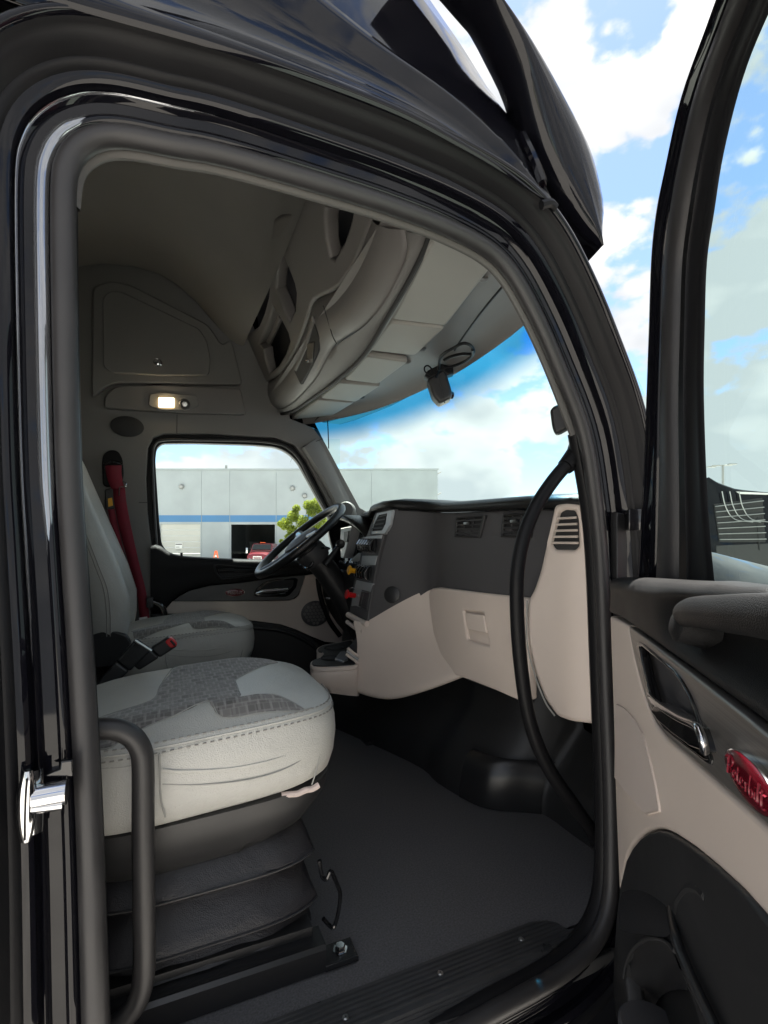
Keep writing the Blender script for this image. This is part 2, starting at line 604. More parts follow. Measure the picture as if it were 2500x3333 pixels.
APER = [(-0.0941,-0.1,1.3964),(-0.1067,-0.06,1.6465),(-0.1208,-0.03,1.8626),(-0.1341,-0.01,2.0453),(-0.1429,0.0,2.1859),(-0.1476,0.0,2.4194),(-0.1488,0.0,2.5874),(-0.1429,0.0,2.6383),(-0.1267,0.0,2.6703),(-0.0987,0.0,2.6944),(-0.0603,0.0,2.7072),(0.005,0.0,2.7149),(0.0963,0.0,2.7253),(0.3036,0.0,2.7275),(0.4077,0.0,2.7257),(0.5217,-0.0,2.7174),(0.6252,0.0,2.697),(0.691,0.0,2.6569),(0.7549,-0.0,2.5791),(0.8155,0.0,2.4838),(0.897,-0.0,2.3317),(0.9351,0.0,2.1687),(0.954,0.0,2.0233),(0.9535,-0.015,1.7471),(0.9349,-0.045,1.5085),(0.9107,-0.07,1.3678),(0.8883,-0.085,1.2802),(0.8411,-0.1,1.2291),(0.7723,-0.11,1.2051),(0.6823,-0.115,1.1926),(0.5692,-0.118,1.1867),(0.5069,-0.118,1.1812)] + [(0.35, -0.118, 1.172), (0.15, -0.118, 1.172), (-0.01, -0.117, 1.175), (-0.065, -0.112, 1.2), (-0.088, -0.108, 1.28)]

def around(path, prof, name, m, parent, n=5, closed=True, sharp=38, cen=(0.42, 0, 2.0), osign=-1, prof2=None, taper=0):
    """sweep a profile of (distance outward from the opening, distance out of the cab side) along the opening"""
    pts = smooth(path, n, closed)
    K = len(pts)
    rings = []
    for i in range(K):
        a = pts[(i - 1) % K] if closed or i > 0 else pts[0]
        b = pts[(i + 1) % K] if closed or i < K - 1 else pts[-1]
        t = (b - a)
        nrm = Vector((t.z, 0, -t.x)).normalized()
        if nrm.dot(pts[i] - V(cen)) < 0:
            nrm = -nrm
        wr = 0.0 if prof2 is None else max(0.0, min(1.0, (-nrm.x - 0.35) / 0.5))
        pr = prof if wr == 0 else [(a[0] + (b[0] - a[0]) * wr, a[1] + (b[1] - a[1]) * wr) for a, b in zip(prof, prof2)]
        if taper:
            tp_ = max(0.02, min(1.0, i / taper, (K - 1 - i) / taper))
            c0 = sum(u for u, v in prof) / len(prof)
            pr = [(c0 + (u - c0) * tp_, -0.003 + (v + 0.003) * tp_) for u, v in prof]
        rings.append([pts[i] + nrm * u + Vector((0, osign * v, 0)) for u, v in pr])
    return rings_mesh(name, rings, m, parent, False, closed, False, sharp)

tube('door_seal', APER, 0.0172, 'rubber', cab, True, 5, 16)
around(APER[6:21], [(-0.010, -0.03), (-0.0185, -0.026), (-0.019, -0.02), (-0.015, -0.015), (-0.004, -0.012), (0.006, -0.02)], 'pinch_trim', 'pinch', cab, closed=False)
around(APER[20:] + APER[:7], [(0.0, -0.05), (-0.014, -0.034), (-0.014, -0.02), (-0.010, -0.014), (-0.002, -0.012), (0.006, -0.02)], 'inner_flange', 'rubber_dark', cab, closed=False)
around(APER, [(-0.004, -0.03), (0.012, -0.012), (0.0195, -0.001), (0.026, 0.003), (0.032, 0.002), (0.0345, -0.002), (0.050, -0.001), (0.0535, 0.004), (0.057, 0.0075), (0.0605, 0.005), (0.0628, 0.019), (0.078, 0.027), (0.082, 0.026), (0.085, 0.0)], 'door_jamb', 'paint', cab, sharp=50)
around(APER, [(0.074, 0.02), (0.077, 0.030), (0.083, 0.036), (0.087, 0.036), (0.089, 0.040), (0.094, 0.051), (0.101, 0.060), (0.105, 0.062), (0.1065, 0.066), (0.110, 0.071), (0.113, 0.070), (0.113, 0.04)], 'outer_seal', 'rubber_dark', cab, sharp=50)
around(APER, [(0.108, 0.045), (0.110, 0.0725), (0.1125, 0.0765), (0.116, 0.0785), (0.122, 0.0775), (0.128, 0.068), (0.130, 0.03), (0.128, -0.03)], 'gutter_edge', 'paint', cab, sharp=50)

M['polished'] = mat('polished_strip_and_highlight', (0.34, 0.35, 0.37), 0.09, 0.85, bump=(60, 0.12))  # bright metal for the jamb strip and the imitated lip highlight
RE = APER[2:11]
around(RE, [(0.0175, -0.006), (0.0195, 0.0), (0.024, 0.0045), (0.031, 0.0055), (0.0375, 0.003), (0.0395, -0.003)], 'jamb_strip', 'polished', cab, closed=False, sharp=70, taper=9)
around(APER[:15], [(0.0555, 0.004), (0.0562, 0.0082), (0.058, 0.0098), (0.0598, 0.0082), (0.0605, 0.004)], 'lip_highlight', 'polished', cab, closed=False, sharp=70, taper=14)  # bright bead added as the highlight running along the painted lip

# side skins behind and below the opening (what a step to the side would show)
plate('sleeper_side', [(-0.24, -0.07, 1.0), (-0.24, -0.07, 3.0), (-0.5, -0.07, 3.75), (-2.2, -0.07, 3.75), (-2.2, -0.07, 0.9)], 'paint', cab, th=0.04, bev=0.01, n=(0, -1, 0))
plate('rocker_panel', [(-0.22, -0.075, 1.03), (1.05, -0.075, 1.03), (1.05, -0.075, 0.55), (-0.22, -0.075, 0.55)], 'paint', cab, th=0.04, bev=0.012, n=(0, -1, 0))
plate('cowl_side', [(1.065, -0.02, 0.6), (1.065, -0.02, 2.12), (1.3, -0.0, 2.1), (1.3, -0.0, 0.6)], 'paint', cab, th=0.04, bev=0.012, n=(0, -1, 0))
rings = []
for x, y0, zt_ in [(1.27, 0.0, 2.16), (1.3, -0.01, 2.17), (1.7, 0.02, 2.14), (2.3, 0.10, 2.06), (2.9, 0.22, 1.94), (3.3, 0.34, 1.80), (3.42, 0.42, 1.6), (3.45, 0.5, 1.2)]:
    hw = 1.0 - y0
    rings.append([Vector((x, 1.0 + sg * hw * a, min(b + (zt_ - 2.17), 9))) for sg, lst in ((-1, [(0.99, 0.75), (1.0, 1.5), (0.985, 1.78), (0.93, 1.95), (0.80, 2.07), (0.5, 2.14), (0.0, 2.17)]), (1, [(0.5, 2.14), (0.80, 2.07), (0.93, 1.95), (0.985, 1.78), (1.0, 1.5), (0.99, 0.75)])) for a, b in lst])
rings_mesh('hood', rings, 'paint', cab, True, False, True, 45)

plate('roof_side_filler', [(-0.5, -0.005, 2.85), (0.3, -0.005, 2.85), (0.45, -0.005, 2.93), (0.28, -0.005, 3.0), (0.12, -0.005, 3.22), (-0.05, -0.005, 3.48), (-0.25, -0.005, 3.8), (-0.5, -0.005, 3.84)], 'paint', cab, th=0.03, bev=0.008, n=(0, -1, 0))
# roof side panel: gutter line up to the roof crease
g0 = smooth([(-0.2868,-0.077,2.812),(-0.1562,-0.077,2.8033),(0.0879,-0.077,2.8272),(0.3492,-0.077,2.8348),(0.4956,-0.077,2.8194),(0.6095,-0.077,2.7993),(0.6873,-0.076,2.782),(0.7312,-0.074,2.7831)], 5)
g1 = smooth([(0.0669,-0.035,3.0971),(0.254,-0.035,3.033),(0.3674,-0.035,2.9956),(0.5002,-0.035,2.9623),(0.5951,-0.035,2.9262),(0.6692,-0.04,2.8765),(0.7178,-0.05,2.829),(0.7373,-0.07,2.79)], 5)
n_ = 36
g0, g1 = resample(g0, n_), resample(g1, n_)
rows = []
for f, dy in [(0, 0), (0.03, -0.006), (0.08, -0.009), (0.18, -0.004), (0.35, 0.010), (0.55, 0.014), (0.75, 0.008), (0.90, -0.004), (0.97, -0.006), (1.0, 0.002)]:
    rows.append([a.lerp(b, f) + Vector((0, dy * min(1, (n_ - 1 - i) / 5), 0)) for i, (a, b) in enumerate(zip(g0, g1))])
grid('roof_side_panel', rows, 'paint', cab, sharp=60)
# roof cap over the cab
s1 = resample(smooth([(0.3761,0.1,3.4395),(0.54,0.1,3.2963),(0.6299,0.1,3.2214),(0.7078,0.1,3.1461),(0.7901,0.1,3.0817),(0.8169,0.07,3.0001),(0.7555,-0.05,2.8136)], 5), n_)
rows = [[p + Vector((0, 0.003, 0)) for p in g1]]
for f, bz in [(0.25, 0.03), (0.55, 0.045), (0.8, 0.03), (1.0, 0.0)]:
    rows.append([a.lerp(b, f) + Vector((0, 0, bz * min(1, (n_ - 1 - i) / 10))) for i, (a, b) in enumerate(zip(g1, s1))])
for yy, dx, dz in [(0.35, 0.03, 0.0), (1.0, 0.06, 0.02), (1.65, 0.03, 0.0), (1.95, -0.03, -0.06), (2.05, -0.1, -0.25)]:
    rows.append([Vector((p.x + dx, yy, p.z + dz)) for p in s1])
grid('roof_cap', rows, 'paint', cab, sharp=60)
q = [Vector((p.x, p.y, p.z)) for p in (s1[0],)]
mesh('roof_top', [(s1[0].x, -0.02, s1[0].z), (s1[0].x, 2.05, s1[0].z), (-2.2, 2.05, 3.85), (-2.2, -0.02, 3.85)], [(0, 1, 2, 3)], 'paint', cab)
# dark accent strip on the roof cap, running down to the visor bracket
0 and tube('roof_seam', [(0.4729,0.02,3.159),(0.4992,0.0,3.0875),(0.5235,-0.02,3.0162),(0.5363,-0.04,2.9591)], 0.006, 'rubber_dark', cab, sides=8)

# outside sun visor standing off the roof
vo = [(0.4361,0.0,3.2884),(0.5808,0.0,3.212),(0.6679,0.0,3.177),(0.761,0.0,3.1119),(0.8422,0.0,3.0428),(0.8989,-0.0,2.9751),(0.9282,0.0,2.8961),(0.9331,0.0,2.8385),(0.9067,0.0,2.7453)]
vi = [(0.9067,0.0,2.7453),(0.8515,0.0,2.7866),(0.7965,0.0,2.8443),(0.7567,0.0,2.9023),(0.7179,-0.0,2.9861),(0.6761,0.0,3.0862),(0.6316,0.0,3.1486),(0.5618,-0.0,3.2228),(0.4293,0.0,3.288)]
ringp = resample(smooth(vo, 5), 26)[:-1] + resample(smooth(vi, 5), 26)[:-1]
cx_ = sum((p for p in ringp), Vector()) / len(ringp)
half = len(ringp) // 2
rings = []
for yy, dx, sc in [(-0.052, 0.0, 0.12), (-0.048, 0.0, 0.45), (-0.035, 0.004, 0.75), (-0.015, 0.01, 0.93), (0.02, 0.02, 1.0), (0.15, 0.07, 1.0), (0.45, 0.15, 1), (1.0, 0.2, 1), (1.55, 0.15, 1), (1.9, 0.07, 1), (2.03, 0.02, 1)]:
    rg = []
    for i, p in enumerate(ringp):
        mate = ringp[-i - 1] if i < len(ringp) else p
        mid = (p + ringp[(len(ringp) - i) % len(ringp)]) / 2
        q = mid + (p - mid) * sc
        rg.append(Vector((q.x + dx, yy, q.z)))
    rings.append(rg)
rings_mesh('visor_fin', rings[:5] + [[p + Vector((0.012, 0.035, 0)) for p in rings[4]], [Vector((cx_.x + (p.x - cx_.x) * 0.93 + 0.02, p.y + 0.04, cx_.z + (p.z - cx_.z) * 0.97)) for p in rings[4]]], 'paint', cab, True, False, True, 60)
low_ = [p for p in rings[4] if p.z < 2.96]
brd = []
for yy, dx in [(0.05, 0.015), (0.15, 0.07), (0.45, 0.15), (1.0, 0.2), (1.55, 0.15), (1.9, 0.07), (2.03, 0.02)]:
    brd.append([Vector((p.x + dx, yy, max(p.z, 2.83))) for p in low_])
rings_mesh('outer_visor', brd, 'paint', cab, True, False, True, 60)
tube('visor_bracket', [(0.7179,-0.0,2.969),(0.7225,-0.03,2.8974),(0.7303,-0.05,2.8327)], 0.012, 'paint', cab, sides=8)
tube('gutter_end_clip', [(0.6971,-0.085,2.7562),(0.7169,-0.088,2.7636),(0.7326,-0.085,2.761)], 0.009, 'rubber_dark', cab, sides=8)

# chrome door striker on the rear jamb
st = plate('door_striker', [(-0.1555,-0.088,1.7453),(-0.1383,-0.088,1.7501),(-0.1374,-0.088,1.7607),(-0.1236,-0.088,1.7605),(-0.1236,-0.088,1.7378),(-0.1528,-0.088,1.7427)], 'gloss', cab, th=0.01, bev=0.002, n=(0, -1, 0))
tube('striker_post', [(-0.1293,-0.093,1.7205),(-0.1465,-0.093,1.7203),(-0.1668,-0.093,1.7195)], 0.0165, 'chrome', st, sides=14, do_smooth=False)
tube('striker_rib', [(-0.1326,-0.1,1.708),(-0.1505,-0.1,1.7089),(-0.167,-0.1,1.7103)], 0.008, 'chrome', st, sides=10, do_smooth=False)
hd = [(-0.1721,-0.098,1.7592),(-0.1721,-0.098,1.7509),(-0.1732,-0.098,1.7345),(-0.1739,-0.098,1.7118),(-0.1744,-0.098,1.6891),(-0.1744,-0.098,1.6663)]
hp = resample(smooth(hd, 4), 15)
rings = []
for i, p in enumerate(hp):
    k_ = math.sin(math.pi * (0.06 + 0.88 * i / 14)) ** 0.45
    rings.append([p + Vector((0.0125 * k_ * math.cos(q) * 0.9, -0.3 * 0.0125 * k_ * math.cos(q), 0)) + Vector((0.3, 1, 0)) * (0.010 * k_ * math.sin(q)) for q in [2 * math.pi * j / 14 for j in range(14)]])
shd = rings_mesh('striker_head', rings, 'chrome', st, True, False, True, 60)
tube('striker_groove', [p + Vector((0.001, -0.0105, 0)) for p in hp[1:-1]], 0.0012, 'rubber_dark', st, sides=6)
tube('striker_flange', [(-0.1685,-0.085,1.7532),(-0.1673,-0.085,1.7318),(-0.1669,-0.085,1.7105),(-0.168,-0.085,1.6683)], 0.0105, 'chrome', st, sides=12, flat=0.4, up=(1, 0.4, 0))

# ------------------------------------------------------------------ floor and footwell
tag(mesh('floor', [(-1.3, -0.03, 1.2), (1.5, -0.03, 1.2), (1.5, 2.0, 1.2), (-1.3, 2.0, 1.2)], [(0, 1, 2, 3)], 'floor', cab))
# sill plate: ridged tread with a sloping outer half
def sill():
    prof = []
    y, z = 0.012, 1.2035
    ys = [(0.014, 1.200), (0.010, 1.2065)]
    k = 0
    yy = 0.006
    while yy > -0.064:
        ys += [(yy, 1.2065), (yy - 0.0015, 1.2098), (yy - 0.0055, 1.2098), (yy - 0.007, 1.2065)]
        yy -= 0.0105
    yy = -0.074
    zz = 1.206
    while yy > -0.102:
        ys += [(yy, zz), (yy - 0.001, zz + 0.001), (yy - 0.003, zz - 0.0016), (yy - 0.004, zz - 0.0042)]
        yy -= 0.0042
        zz -= 0.0048
    ys += [(-0.104, 1.165), (-0.09, 1.15)]
    rows = []
    for x, cut in [(-0.1, 0), (0.2, 0), (0.5, 0), (0.72, 0), (0.752, 0.004), (0.782, 0.018), (0.80, 0.034), (0.808, 0.06)]:
        rows.append([(x + (0.0 if q > -0.05 else 0.0), min(q, 0.014 - cut), h if q <= 0.014 - cut else h) for q, h in ys])
    return rows
sp_ = rings_mesh('sill_plate', sill(), 'tread', cab, False, False, False, 25)
rings_mesh('sill_end', [[(0.806, yy, zz) for yy, zz in [(-0.046, 1.212), (-0.105, 1.168)]], [(0.835, yy, zz) for yy, zz in [(-0.05, 1.21), (-0.11, 1.16)]], [(0.86, yy, zz) for yy, zz in [(-0.055, 1.2), (-0.112, 1.15)]]], 'tread', cab, False, False, False)
for p in [(0.4921,-0.0285,1.2085),(0.6954,-0.0245,1.2085),(0.2894,-0.0412,1.2085)]:
    lathe('screw', [(0.0062, -0.002), (0.0062, 0.0012), (0.0045, 0.0026), (0.002, 0.0026), (0.0018, 0.001)], p, (0, 0, 1), 'steel', sp_, 12)
box('carpet_edge_clip', [(0.7908,-0.0699,1.21)][0], (0.03, 0.012, 0.012), 'tread', cab, 0.003)

# kick wall under the dashboard
kw0 = [(0.6434,1.5865,1.2),(0.8789,0.8934,1.2),(0.8938,0.6956,1.2),(0.9157,0.5641,1.2),(0.9422,0.4928,1.2),(0.9796,0.4429,1.2),(1.0445,0.4003,1.2),(1.0993,0.3624,1.2),(1.1003,0.2448,1.2),(1.0996,0.1249,1.2)]
kw = smooth(kw0, 4)
rows = [[Vector((p.x + dx, p.y, zz)) for p in kw] for zz, dx in [(1.2, 0), (1.215, 0.004), (1.26, 0.012), (1.32, 0.05), (1.45, 0.17), (1.75, 0.22)]]
grid('kick_panel', rows, 'black', cab, sharp=60)
wa = [(0.9151,0.5669,1.202),(0.94,0.4895,1.202),(0.9796,0.4429,1.202),(1.0457,0.4018,1.202),(1.0964,0.3676,1.202)]
ring_ = resample(smooth(wa, 4), 14)
rows = [[Vector((p.x - 0.006 + dx, p.y - 0.004, zz)) for p in ring_] for zz, dx in [(1.203, 0), (1.23, -0.001), (1.30, 0.012), (1.345, 0.03), (1.36, 0.06)]]
M['arch'] = mat('polished_black_moulding', (0.018, 0.018, 0.019), 0.24, bump=(1300, 0.08))
grid('wheel_arch_cover', rows, 'arch', cab, sharp=60)
lathe('sun_speck', [(0.012, -0.003), (0.012, 0.002), (0.002, 0.003)], [(0.9166,0.8131,1.23)][0], (-0.6, -0.2, 0.7), 'lamp', cab, 12, 0.35)  # glowing disc added as a speck of sunlight on the kick wall
# pedal on the driver side
pd = root('accelerator_pedal', 'black ribbed accelerator pedal on the floor under the dashboard', 'pedal', [(0.8053,1.1426,1.2)][0])
b0 = pd.location
pb = plate('pedal_pad', [Vector(p) - b0 for p in [(0.98,1.6697,0.9703),(0.98,1.4325,1.0658),(0.98,1.3343,1.2197),(0.98,1.3502,1.256)]], 'black', pd, th=0.015, bev=0.004, n=(-0.75, -0.2, 0.6))
for k in range(6):
    f = (k + 0.7) / 7
    a = [Vector(p) - b0 for p in [(0.975,1.6284,0.9941),(0.975,1.4451,1.0668),(0.975,1.332,1.2165),(0.975,1.3502,1.2475)]]
    tube('pedal_rib', [a[0].lerp(a[3], f), a[1].lerp(a[2], f)], 0.002, 'rubber', pd, sides=6)
box('pedal_heel', (0.0, -0.0, 0.008), (0.05, 0.08, 0.014), 'black', pd, 0.003)

# closing walls of the cab so that the inside is a room
plate('far_lower_skin', [(-2.2, 2.04, 0.7), (1.5, 2.04, 0.7), (1.5, 2.04, 1.97), (-0.1, 2.04, 2.0), (-0.1, 2.04, 2.68), (0.45, 2.04, 2.7), (0.72, 2.04, 2.6), (0.9, 2.04, 2.3), (1.1, 2.04, 2.25), (0.8, 2.04, 2.82), (0.3, 2.04, 3.3), (-0.3, 2.04, 3.85), (-2.2, 2.04, 3.85)], 'paint', cab, th=0.04, bev=0.01, n=(0, 1, 0))
plate('sill_filler', [(-0.2, -0.11, 1.19), (1.1, -0.11, 1.19), (1.1, 0.06, 1.19), (-0.2, 0.06, 1.19)], 'tread', cab, th=0.03, bev=0.004, n=(0, 0, 1))
plate('rear_wall', [(-0.62, -0.05, 1.2), (-0.62, 2.0, 1.2), (-0.62, 2.0, 3.75), (-0.62, -0.05, 3.75)], 'liner', cab, th=0.02, n=(1, 0, 0))
plate('near_upper_trim', [(-0.6, 0.045, 2.76), (0.62, 0.045, 2.76), (0.5, 0.045, 3.0), (0.3, 0.045, 3.3), (-0.1, 0.045, 3.7), (-0.6, 0.045, 3.7)], 'liner', cab, th=0.02, n=(0, 1, 0))
plate('near_pillar_trim', [(-0.165, 0.03, 1.2), (-0.165, 0.03, 2.76), (-0.6, 0.03, 2.76), (-0.6, 0.03, 1.2)], 'trimgrey', cab, th=0.02, n=(0, 1, 0))
plate('near_front_trim', [(0.985, 0.0, 1.2), (0.985, 0.0, 2.14), (1.26, 0.0, 2.12), (1.26, 0.0, 1.2)], 'black', cab, th=0.02, n=(0, 1, 0))
plate('sun_slot_cover', [(1.02, 0.02, 2.14), (1.34, 0.02, 2.14), (1.34, 1.98, 2.14), (1.02, 1.98, 2.14)], 'dark', cab, th=0.02, bev=0.003, n=(0, 0, 1))  # unseen sheet added to close the slot where sun came in
plate('firewall', [(1.27, -0.0, 1.2), (1.27, 2.0, 1.2), (1.27, 2.0, 2.15), (1.27, -0.0, 2.15)], 'dark', cab, th=0.02, n=(-1, 0, 0))

# ------------------------------------------------------------------ far side wall
far = 1.85
WIN = [(-0.0859,1.89,2.0642),(-0.105,1.89,2.2373),(-0.1118,1.89,2.4101),(-0.103,1.89,2.5688),(-0.0791,1.89,2.6199),(-0.0308,1.89,2.6433),(0.1923,1.89,2.6642),(0.5374,1.89,2.6733),(0.6422,1.89,2.6431),(0.7083,1.89,2.5636),(0.7677,1.89,2.4607),(0.8525,1.89,2.3007),(0.9116,1.89,2.1977),(0.9485,1.89,1.9698),(0.9208,1.89,1.4443),(-0.0928,1.89,1.5285)]
wall = plate('side_wall_trim', [(-0.62, 1.87, 1.2), (-0.62, 1.87, 3.75), (0.15, 1.87, 3.75), (0.6, 1.87, 2.95)] + [(0.6201,1.87,2.7908),(0.7806,1.87,2.7441),(1.0396,1.87,2.3033)] + [(1.25, 1.87, 2.2), (1.25, 1.87, 1.2)], 'trimgrey', cab, [WIN], th=0.03, bev=0.006, n=(0, -1, 0))
cabinet = plate('side_cabinet', [(-0.346,1.835,2.7742),(-0.3412,1.835,3.3069),(-0.2731,1.835,3.355),(-0.1833,1.835,3.3576),(0.1819,1.835,3.2252),(0.251,1.835,3.128),(0.2978,1.835,3.1727),(0.3574,1.835,2.935),(-0.2435,1.835,2.8634),(-0.2879,1.835,2.8373)], 'trimgrey', cab, th=0.03, bev=0.008, n=(0, -1, 0), rnd=0.03)
cd_ = plate('cabinet_door', [(-0.2991,1.822,3.2595),(-0.2718,1.822,3.2974),(-0.2225,1.822,3.3089),(-0.0379,1.822,3.2491),(0.1382,1.822,3.1902),(0.1754,1.822,3.1345),(0.1924,1.822,3.0412),(0.1844,1.822,2.9558),(-0.0485,1.822,2.9229),(-0.262,1.822,2.906),(-0.2962,1.822,2.9322)], 'trimgrey', cabinet, th=0.014, bev=0.006, n=(0, -1, 0), rnd=0.02)
lc = [(-0.0579,1.82,2.9856)][0]
lathe('cabinet_latch', [(0.021, -0.002), (0.021, 0.003), (0.017, 0.006), (0.0165, 0.003), (0.012, 0.003), (0.009, 0.005), (0.001, 0.005)], lc, (0, -1, 0), 'chrome', cd_, 24)
lp = plate('lamp_strip', [(-0.2942,1.83,2.7346),(-0.2873,1.83,2.7967),(-0.243,1.83,2.8462),(-0.038,1.83,2.8804),(0.3448,1.83,2.912),(0.3736,1.83,2.7768),(0.0699,1.83,2.7505)], 'consoletrim', cab, th=0.03, bev=0.006, n=(0, -1, 0), rnd=0.02)
lb = plate('lamp_bezel', [(-0.1007,1.822,2.7662),(-0.0955,1.822,2.8243),(-0.0485,1.822,2.8395),(0.1248,1.822,2.8462),(0.1382,1.822,2.7942),(0.0697,1.822,2.7602),(-0.0485,1.822,2.7515)], 'trimgrey', lp, th=0.01, bev=0.004, n=(0, -1, 0), rnd=0.012)
plate('reading_lamp', [(-0.0525,1.812,2.8095),(0.0175,1.812,2.8158),(0.0175,1.812,2.7692),(-0.0525,1.812,2.7634)], 'lamp', lp, th=0.008, bev=0.002, n=(0, -1, 0))
for p0 in [[(-0.0356,1.806,2.7995),(-0.0356,1.806,2.7718)],[(-0.0229,1.806,2.8011),(-0.0229,1.806,2.7733)],[(-0.0102,1.806,2.8026),(-0.0102,1.806,2.7748)],[(0.0025,1.806,2.8042),(0.0025,1.806,2.7763)]]:
    tube('lamp_bulb', p0, 0.004, 'bulb', lp, sides=6)
sc_ = [(0.0673,1.815,2.7911)][0]
lathe('spot_lamp', [(0.026, -0.004), (0.026, 0.006), (0.022, 0.012), (0.018, 0.012), (0.016, 0.006), (0.001, 0.004)], sc_, (0, -1, -0.2), 'black', lp, 24)
lathe('spot_lamp_lens', [(0.015, 0.006), (0.012, 0.009), (0.001, 0.010)], sc_, (0, -1, -0.2), 'steel', lp, 16)
so = [(-0.1947,1.853,2.6606)][0]
lathe('speaker_cover', [(0.074, -0.004), (0.074, 0.002), (0.068, 0.005), (0.03, 0.006), (0.001, 0.006)], so, (0, -1, 0), 'dark', cab, 32, 0.68, (0, 0, 1))
tube('trim_joint', [(0.0319,1.853,2.7427),(0.0309,1.853,2.6476)], 0.0016, 'dark', cab, sides=6)
tube('trim_joint', [(0.6873,1.853,2.6338),(0.8051,1.853,2.6903)], 0.0016, 'dark', cab, sides=6)
tube('trim_joint', [(-0.1435,1.853,2.2874),(-0.1018,1.853,2.2879)], 0.0016, 'dark', cab, sides=6)
# far A pillar cover, a rounded moulding between the door opening and the windshield
pa = [(0.6828,1.83,2.6241),(0.7339,1.83,2.5471),(0.7945,1.83,2.4543),(0.874,1.83,2.3137),(0.928,1.83,2.1952)]
pb_ = [(0.8079,1.9,2.7153),(0.8465,1.9,2.658),(0.892,1.9,2.5743),(0.9659,1.9,2.4381),(1.0538,1.9,2.2861)]
rows = []
for f, dy in [(0, 0.03), (0.06, -0.004), (0.3, -0.02), (0.6, -0.02), (0.85, -0.008), (1, 0.02)]:
    rows.append([V(a).lerp(V(b), f) + Vector((0, dy, 0)) for a, b in zip(pa, pb_)])
grid('pillar_cover', rows, 'trimgrey', cab, sharp=60)
tw = [(0.9267,1.8,2.279)][0]
tws = lathe('pillar_speaker', [(0.052, -0.03), (0.05, 0.004), (0.043, 0.012), (0.03, 0.014), (0.001, 0.014)], tw, (-0.5, -0.8, 0.1), 'trimgrey', cab, 24)
plate('speaker_mesh', [Vector(tw) + Vector((-0.5, -0.8, 0.1)).normalized() * 0.0165 + Vector(d) for d in [(-0.018, 0.012, -0.022), (0.018, -0.012, -0.022), (0.022, -0.012, 0.022), (-0.014, 0.01, 0.022)]], 'consoletrim', tws, th=0.004, bev=0.001, n=(-0.5, -0.8, 0.1), rnd=0.006)

# ------------------------------------------------------------------ ceiling vault, overhead console, header, visors
rows = []
for y in [0.06, 0.3, 0.6, 1.0, 1.35, 1.6, 1.72, 1.80, 1.835]:
    e = max(0.0, (y - 0.9) / 0.935)
    e = e * e * (3 - 2 * e)
    mid_ = [(0.395, 3.16), (0.385, 3.22), (0.36, 3.32), (0.29, 3.42), (0.12, 3.50), (-0.2, 3.52), (-0.45, 3.44), (-0.62, 3.25)]
    edg_ = [(0.36, 3.14), (0.32, 3.145), (0.27, 3.18), (0.18, 3.27), (0.05, 3.41), (-0.15, 3.47), (-0.45, 3.40), (-0.62, 3.22)]
    rows.append([(a[0] + (b[0] - a[0]) * e, y, a[1] + (b[1] - a[1]) * e) for a, b in zip(mid_, edg_)])
grid('headliner', rows, 'liner', cab, sub=1, sharp=180)

CP = 0
oc = plate('overhead_console', [(0.3865,0.6832,3.1997),(0.4155,0.5898,3.1358),(0.4837,0.381,2.9859),(0.5019,0.3528,2.9459),(0.5078,0.4373,2.9327),(0.514,0.5163,2.9192),(0.5143,0.6093,2.9186),(0.5126,0.6718,2.9223),(0.5074,0.7379,2.9336),(0.4955,0.829,2.96),(0.4885,0.8974,2.9754),(0.4885,0.952,2.9754),(0.4944,1.007,2.9622),(0.5002,1.1011,2.9495),(0.5077,1.2642,2.933),(0.5084,1.4175,2.9316),(0.504,1.6288,2.9412),(0.4872,1.8907,2.9781),(0.4537,2.2179,3.0518),(0.3662,2.9381,3.2443),(0.2884,3.5325,3.4155),(0.274,3.2172,3.4472),(0.2701,2.9836,3.4559),(0.3025,2.4902,3.3846),(0.3467,2.064,3.2872),(0.3847,1.8053,3.2037),(0.4025,1.6186,3.1646),(0.4031,1.4559,3.1632),(0.3976,1.319,3.1752),(0.3759,1.1428,3.2231),(0.3565,1.0385,3.2658),(0.3506,0.9575,3.2786),(0.3615,0.8897,3.2547),(0.383,0.7863,3.2073)],
           'consoletrim', cab,
           [[(0.4388,0.544,3.0847),(0.4732,0.4328,3.0089),(0.4788,0.4767,2.9967),(0.4831,0.5343,2.9873),(0.4835,0.6348,2.9864),(0.4763,0.6568,3.002),(0.4565,0.6377,3.0456),(0.4409,0.5965,3.08),(0.4367,0.5718,3.0892)],
            [(0.377,1.0125,3.2206),(0.3906,1.0043,3.1906),(0.417,1.0043,3.1327),(0.4403,1.0071,3.0813),(0.4506,1.0228,3.0587),(0.4649,1.1067,3.0271),(0.4661,1.2038,3.0245),(0.4404,1.2067,3.0812),(0.4087,1.2066,3.151),(0.3966,1.1244,3.1775),(0.3882,1.0623,3.1959)],
            [(0.4168,1.3235,3.1331),(0.4406,1.2949,3.0807),(0.4748,1.2758,3.0054),(0.486,1.2927,2.9808),(0.4922,1.415,2.9672),(0.4918,1.5887,2.9681),(0.4818,1.7604,2.99),(0.4577,1.7328,3.043),(0.4401,1.6805,3.0817),(0.4221,1.7247,3.1214),(0.4238,1.5758,3.1177),(0.4228,1.4371,3.1198)]],
           th=0.055, bev=0.013, n=(-0.91, 0, -0.414), rnd=0.0, bres=3)
